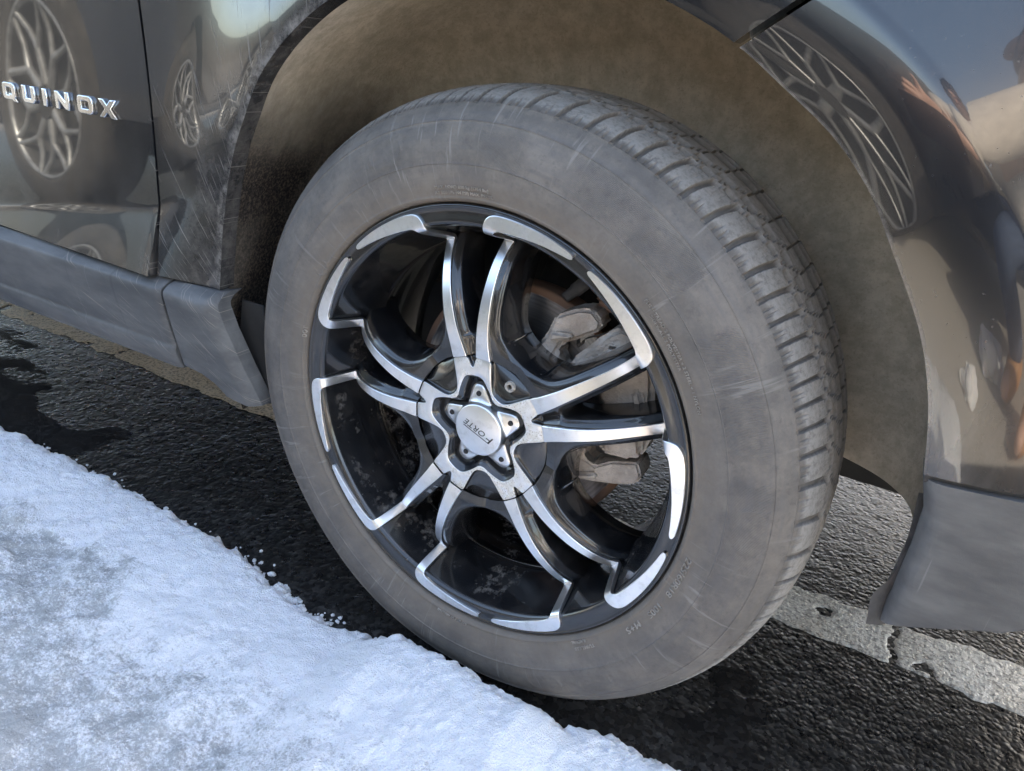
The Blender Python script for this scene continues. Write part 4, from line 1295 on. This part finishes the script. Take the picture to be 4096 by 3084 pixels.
for cx in WX:
    V, F = revolve([(.27, -.02), (.275, -.03), (.29, -.032), (.34, -.03), (.375, -.012), (.395, .02), (.40, .06), (.40, .20), (.38, .24), (.27, .24)], 96)
    tw = obj('wheel', mesh_np('wheel', V * np.array([1, -1, 1]), F), trub, truck, (cx, YT - .06, .40))
    V, F = revolve([(.272, -.022), (.262, -.026), (.252, -.018), (.245, .03), (.24, .16), (.0, .16)], 96)
    obj('rim', mesh_np('rim', V * np.array([1, -1, 1]), F), tdark, tw)
    V, F = revolve([(.274, -.026), (.268, -.034), (.258, -.030), (.254, -.018)], 96)
    obj('rim_lip', mesh_np('rim_lip', V * np.array([1, -1, 1]), F), tsilver, tw)
    for k in range(8):
        a0 = k * math.pi / 4 + .2
        parts = []
        hub = np.array([.045 * math.cos(a0), 0, .045 * math.sin(a0)]); fork = np.array([.14 * math.cos(a0), .008, .14 * math.sin(a0)])
        parts.append(tube([hub, fork], [.020, .016], 8, False))
        for s in (-1, 1):
            a1 = a0 + s * .22; a2 = a0 + s * .34
            parts.append(tube([fork, [.20 * math.cos(a1), .004, .20 * math.sin(a1)], [.262 * math.cos(a2), .02, .262 * math.sin(a2)]], [.015, .012, .012], 8, False))
        V, F = join_parts(parts)
        obj('spoke', mesh_np('spoke', V, F), tsilver, tw)
    bm = bmesh.new(); bmesh.ops.create_cone(bm, cap_ends=True, segments=32, radius1=.052, radius2=.046, depth=.03, matrix=Matrix.Translation((0, .008, 0)) @ Matrix.Rotation(-math.pi / 2, 4, 'X'))
    bm_obj('hub_cap', bm, tdark, tw)

# photographer, crouching in front of the bumper; only the reflection shows in the picture
skin_m = mat_simple('skin', (0.55, 0.33, 0.25), 0.5, nscale=60, namp=0.12)
knit_m = mat_simple('beige_knit', (0.55, 0.50, 0.45), 0.9, nscale=45, namp=0.15, bump=0.5, bscale=200)
denim_m = mat_simple('blue_denim', (0.07, 0.10, 0.17), 0.85, nscale=70, namp=0.3, bump=0.4, bscale=500)
boot_m = mat_simple('tan_leather', (0.50, 0.25, 0.10), 0.6, nscale=50, namp=0.2, bump=0.2)
hair_m = mat_simple('brown_hair', (0.06, 0.035, 0.02), 0.6, nscale=80, namp=0.4)
person = empty('person', (1.15, -1.0, 0))
tag(person, 'crouching photographer in beige sweater, jeans and tan boots, mirrored in the bumper', 'person')


def skin_chain(name, verts, edges, radii, mat, root=0, sub=2, parent=None):
    me = bpy.data.meshes.new(name)
    me.from_pydata([tuple(v) for v in verts], edges, [])
    o = bpy.data.objects.new(name, me); COL.objects.link(o)
    m = o.modifiers.new('skin', 'SKIN')
    for i, sv in enumerate(me.skin_vertices[0].data):
        r = radii[i]; sv.radius = (r, r) if not isinstance(r, tuple) else r
        sv.use_root = (i == root)
    s = o.modifiers.new('sub', 'SUBSURF'); s.levels = sub; s.render_levels = sub
    dg = bpy.context.evaluated_depsgraph_get(); dg.update()
    m2 = bpy.data.meshes.new_from_object(o.evaluated_get(dg))
    bpy.data.objects.remove(o)
    m2.name = name
    m2.materials.clear()
    m2.polygons.foreach_set('use_smooth', np.ones(len(m2.polygons), bool))
    return obj(name, m2, mat, parent)


def rel(p): return (p[0] - 1.15, p[1] + 1.0, p[2])


J = dict(pel=(1.16, -1.17, .62), abd=(1.13, -1.12, .80), che=(1.06, -1.03, 1.00), nek=(1.02, -.98, 1.18), hed=(1.00, -.955, 1.26), top=(.99, -.94, 1.37),
         ls=(.92, -1.12, 1.10), le=(.64, -.98, .91), lw=(.44, -.77, .77), lh=(.395, -.70, .755),
         rs=(1.02, -.86, 1.13), re=(.70, -.73, .95), rw=(.57, -.645, .78), rh=(.50, -.635, .755),
         lhip=(1.10, -1.24, .60), lk=(.78, -1.12, .46), la=(.94, -1.24, .10), lt=(.79, -1.11, .05),
         rhip=(1.22, -1.07, .60), rk=(.90, -.88, .47), ra=(1.02, -1.00, .10), rt=(.87, -.87, .05))
names = list(J); idx = {n: i for i, n in enumerate(names)}
E = [('pel', 'abd'), ('abd', 'che'), ('che', 'nek'), ('nek', 'hed'), ('hed', 'top'), ('che', 'ls'), ('ls', 'le'), ('le', 'lw'), ('lw', 'lh'), ('che', 'rs'), ('rs', 're'), ('re', 'rw'), ('rw', 'rh'),
     ('pel', 'lhip'), ('lhip', 'lk'), ('lk', 'la'), ('la', 'lt'), ('pel', 'rhip'), ('rhip', 'rk'), ('rk', 'ra'), ('ra', 'rt')]
RAD = dict(pel=.12, abd=.11, che=.13, nek=.055, hed=.092, top=.07, ls=.06, le=.042, lw=.028, lh=.036, rs=.06, re=.042, rw=.028, rh=.036, lhip=.085, lk=.055, la=.04, lt=.035, rhip=.085, rk=.055, ra=.04, rt=.035)
verts = [rel(J[n]) for n in names]; edges = [(idx[a], idx[b]) for a, b in E]; radii = [RAD[n] for n in names]
for hand, d0 in (('lh', (-.62, .62, .05)), ('rh', (-.80, .25, .05))):
    d = Vector(d0).normalized(); side = d.cross(Vector((0, 0, 1))).normalized(); upv = side.cross(d)
    b = Vector(rel(J[hand]))
    for q in range(5):
        if q < 4:
            o_ = b + upv * (.022 - .015 * q); L_ = (.042, .047, .044, .034)[q]
            p1 = o_ + d * L_; p2 = p1 + d * .022 + side * (-.014 if hand == 'lh' else .014)
        else:
            o_ = b + upv * .012; p1 = o_ + upv * .034 + d * .012; p2 = p1 + upv * .020 + d * .016
        i0 = len(verts); verts += [tuple(p1), tuple(p2)]; radii += [.0095, .0085]
        edges += [(idx[hand], i0), (i0, i0 + 1)]
body = skin_chain('body', verts, edges, radii, skin_m, 0, 2, person)


def sub_chain(name, ns, es, grow, mat):
    ii = {n: i for i, n in enumerate(ns)}
    return skin_chain(name, [rel(J[n]) for n in ns], [(ii[a], ii[b]) for a, b in es], [RAD[n] + (grow[n] if isinstance(grow, dict) else grow) for n in ns], mat, 0, 2, person)


sub_chain('sweater', ['che', 'abd', 'pel', 'nek', 'ls', 'le', 'lw', 'rs', 're', 'rw'], [('pel', 'abd'), ('abd', 'che'), ('che', 'nek'), ('che', 'ls'), ('ls', 'le'), ('le', 'lw'), ('che', 'rs'), ('rs', 're'), ('re', 'rw')],
          dict(che=.03, abd=.03, pel=.02, nek=.012, ls=.025, le=.026, lw=.022, rs=.025, re=.042, rw=.030), knit_m)
sub_chain('jeans', ['pel', 'lhip', 'lk', 'la', 'rhip', 'rk', 'ra'], [('pel', 'lhip'), ('lhip', 'lk'), ('lk', 'la'), ('pel', 'rhip'), ('rhip', 'rk'), ('rk', 'ra')], .022, denim_m)
for a, t in (('la', 'lt'), ('ra', 'rt')):
    pa, pt = Vector(rel(J[a])), Vector(rel(J[t]))
    dr = (pt - pa); dr.z = 0; dr.normalize()
    skin_chain('boot', [pa + Vector((0, 0, .06)), pa, Vector((pa.x, pa.y, .06)) - dr * .03, Vector((pa.x, pa.y, .055)) + dr * .10, Vector((pa.x, pa.y, .05)) + dr * .17], [(0, 1), (1, 2), (1, 3), (3, 4)], [.062, .058, .055, .052, .046], boot_m, 0, 2, person)
hd = Vector(rel(J['hed'])); bm = bmesh.new()
bmesh.ops.create_uvsphere(bm, u_segments=32, v_segments=20, radius=.108, matrix=Matrix.Translation(hd + Vector((.018, -.014, .062))) @ Matrix.Diagonal((1.0, .95, 1.08, 1)))
bmesh.ops.delete(bm, geom=[v for v in bm.verts if (v.co - hd).dot(Vector((-.75, .66, -.25))) > .035], context='VERTS')
bm_obj('hair', bm, hair_m, person)
fdir = Vector((-.75, .66, -.1)).normalized(); sdir = fdir.cross(Vector((0, 0, 1))).normalized()
for nm, off, rr_, mt in (('nose', fdir * .108 + Vector((0, 0, .045)), .014, skin_m), ('eye', fdir * .092 + sdir * .033 + Vector((0, 0, .066)), .012, MAT['hole']), ('eye', fdir * .092 - sdir * .033 + Vector((0, 0, .066)), .012, MAT['hole']),
                         ('ear', sdir * .098 + Vector((0, 0, .055)), .024, skin_m), ('ear', -sdir * .098 + Vector((0, 0, .055)), .024, skin_m), ('mouth', fdir * .096 + Vector((0, 0, .012)), .016, mat_simple('lips', (.42, .18, .15), .5))):
    bm = bmesh.new(); bmesh.ops.create_uvsphere(bm, u_segments=14, v_segments=10, radius=rr_, matrix=Matrix.Translation(hd + off) @ Matrix.Diagonal((1, 1, .55 if nm == 'mouth' else 1.2, 1)))
    bm_obj(nm, bm, mt, person)
# phone held just behind the lens
bk = -fwd
ph_o = empty('phone', (0, 0, 0))
bm = bmesh.new(); box_bm(bm, (0, 0, 0), (.162, .076, .0085), None, .004)
Mp = Matrix(((right.x, -down.x, bk.x, 0), (right.y, -down.y, bk.y, 0), (right.z, -down.z, bk.z, 0), (0, 0, 0, 1)))
c = Vector((0.34368, -0.60108, 0.38295 + HC)) + bk * .0075 + right * .060 + down * .018
bmesh.ops.transform(bm, matrix=Matrix.Translation(c) @ Mp, verts=bm.verts)
bpy.data.objects.remove(ph_o)
phone = bm_obj('phone', bm, mat_simple('phone_shell', (.02, .02, .022), .25))
tag(phone, 'slim dark phone held up by the crouching photographer', 'phone')

# snow lumps on the lot in front of the bumper and a low brown ridge on the horizon
def snow_lump(loc, s, seed, label):
    bm = bmesh.new(); bmesh.ops.create_icosphere(bm, subdivisions=4, radius=1.0)
    for v in bm.verts:
        k = .25 + 1.5 * float(fbm(np.array([v.co.x * 1.6 + seed]), np.array([v.co.y * 1.6 + v.co.z * 1.3]), 4, seed)[0])
        v.co = Vector((v.co.x * s[0] * k, v.co.y * s[1] * k, max(v.co.z, -.35) * s[2] * k))
    o = bm_obj('snow_lump', bm, MAT['snow'], None, loc)
    return tag(o, label, 'snow lump', 'snow lumps in front of the car')


snow_lump((.74, -1.30, .03), (.10, .08, .07), 3, 'snow lump beside the neighbouring wheel, mirrored in the bumper')
snow_lump((.52, -1.05, .02), (.06, .045, .04), 8, 'small snow lump nearest the bumper, mirrored in it')
snow_lump((1.35, -.90, .04), (.22, .16, .12), 12, 'widest snow lump in front of the car, beside the photographer')
th = np.linspace(0, 2 * np.pi, 240, endpoint=False)
hz_ = 3.0 + 7.0 * fbm(np.cos(th) * 3 + 5, np.sin(th) * 3 + 5, 4, 55)
V = np.stack([np.stack([r_ * np.cos(th), r_ * np.sin(th), z_ * np.ones_like(th)], 1) for r_, z_ in ((120, -1.0), (150, hz_), (190, hz_ * .3 - 2))], 1)
tag(obj('hills', mesh_np('hills', V, grid_faces(240, 3, True)), mat_simple('brown_scrub', (.13, .105, .075), .95, nscale=.2, namp=.4)), 'low brown scrub hills on the horizon', None, None, 'structure')

# unseen snow ridge, added beyond the car to block horizon glow underneath
rx_ = np.linspace(-11, 11, 260); rv = np.linspace(0, 1, 40)
RX, RV = np.meshgrid(rx_, rv, indexing='ij')
RY = 2.45 + 1.7 * RV + .25 * (fbm(RX * .6, RV, 3, 201) - .5)
RZ = np.sin(np.pi * RV) ** .7 * (.75 + .5 * (fbm(RX * 1.3, RY * 1.3, 4, 211) - .5)) * sstep(11, 9.5, np.abs(RX)) - .02
tag(obj('blocker_snow_ridge', mesh_np('blocker_snow_ridge', np.stack([RX, RY, RZ], -1), grid_faces(260, 40), True, {'slush': 0 * RX}), MAT['snow']), 'snow ridge added out of view to block horizon glow under the black car', 'snow', None, 'stuff')
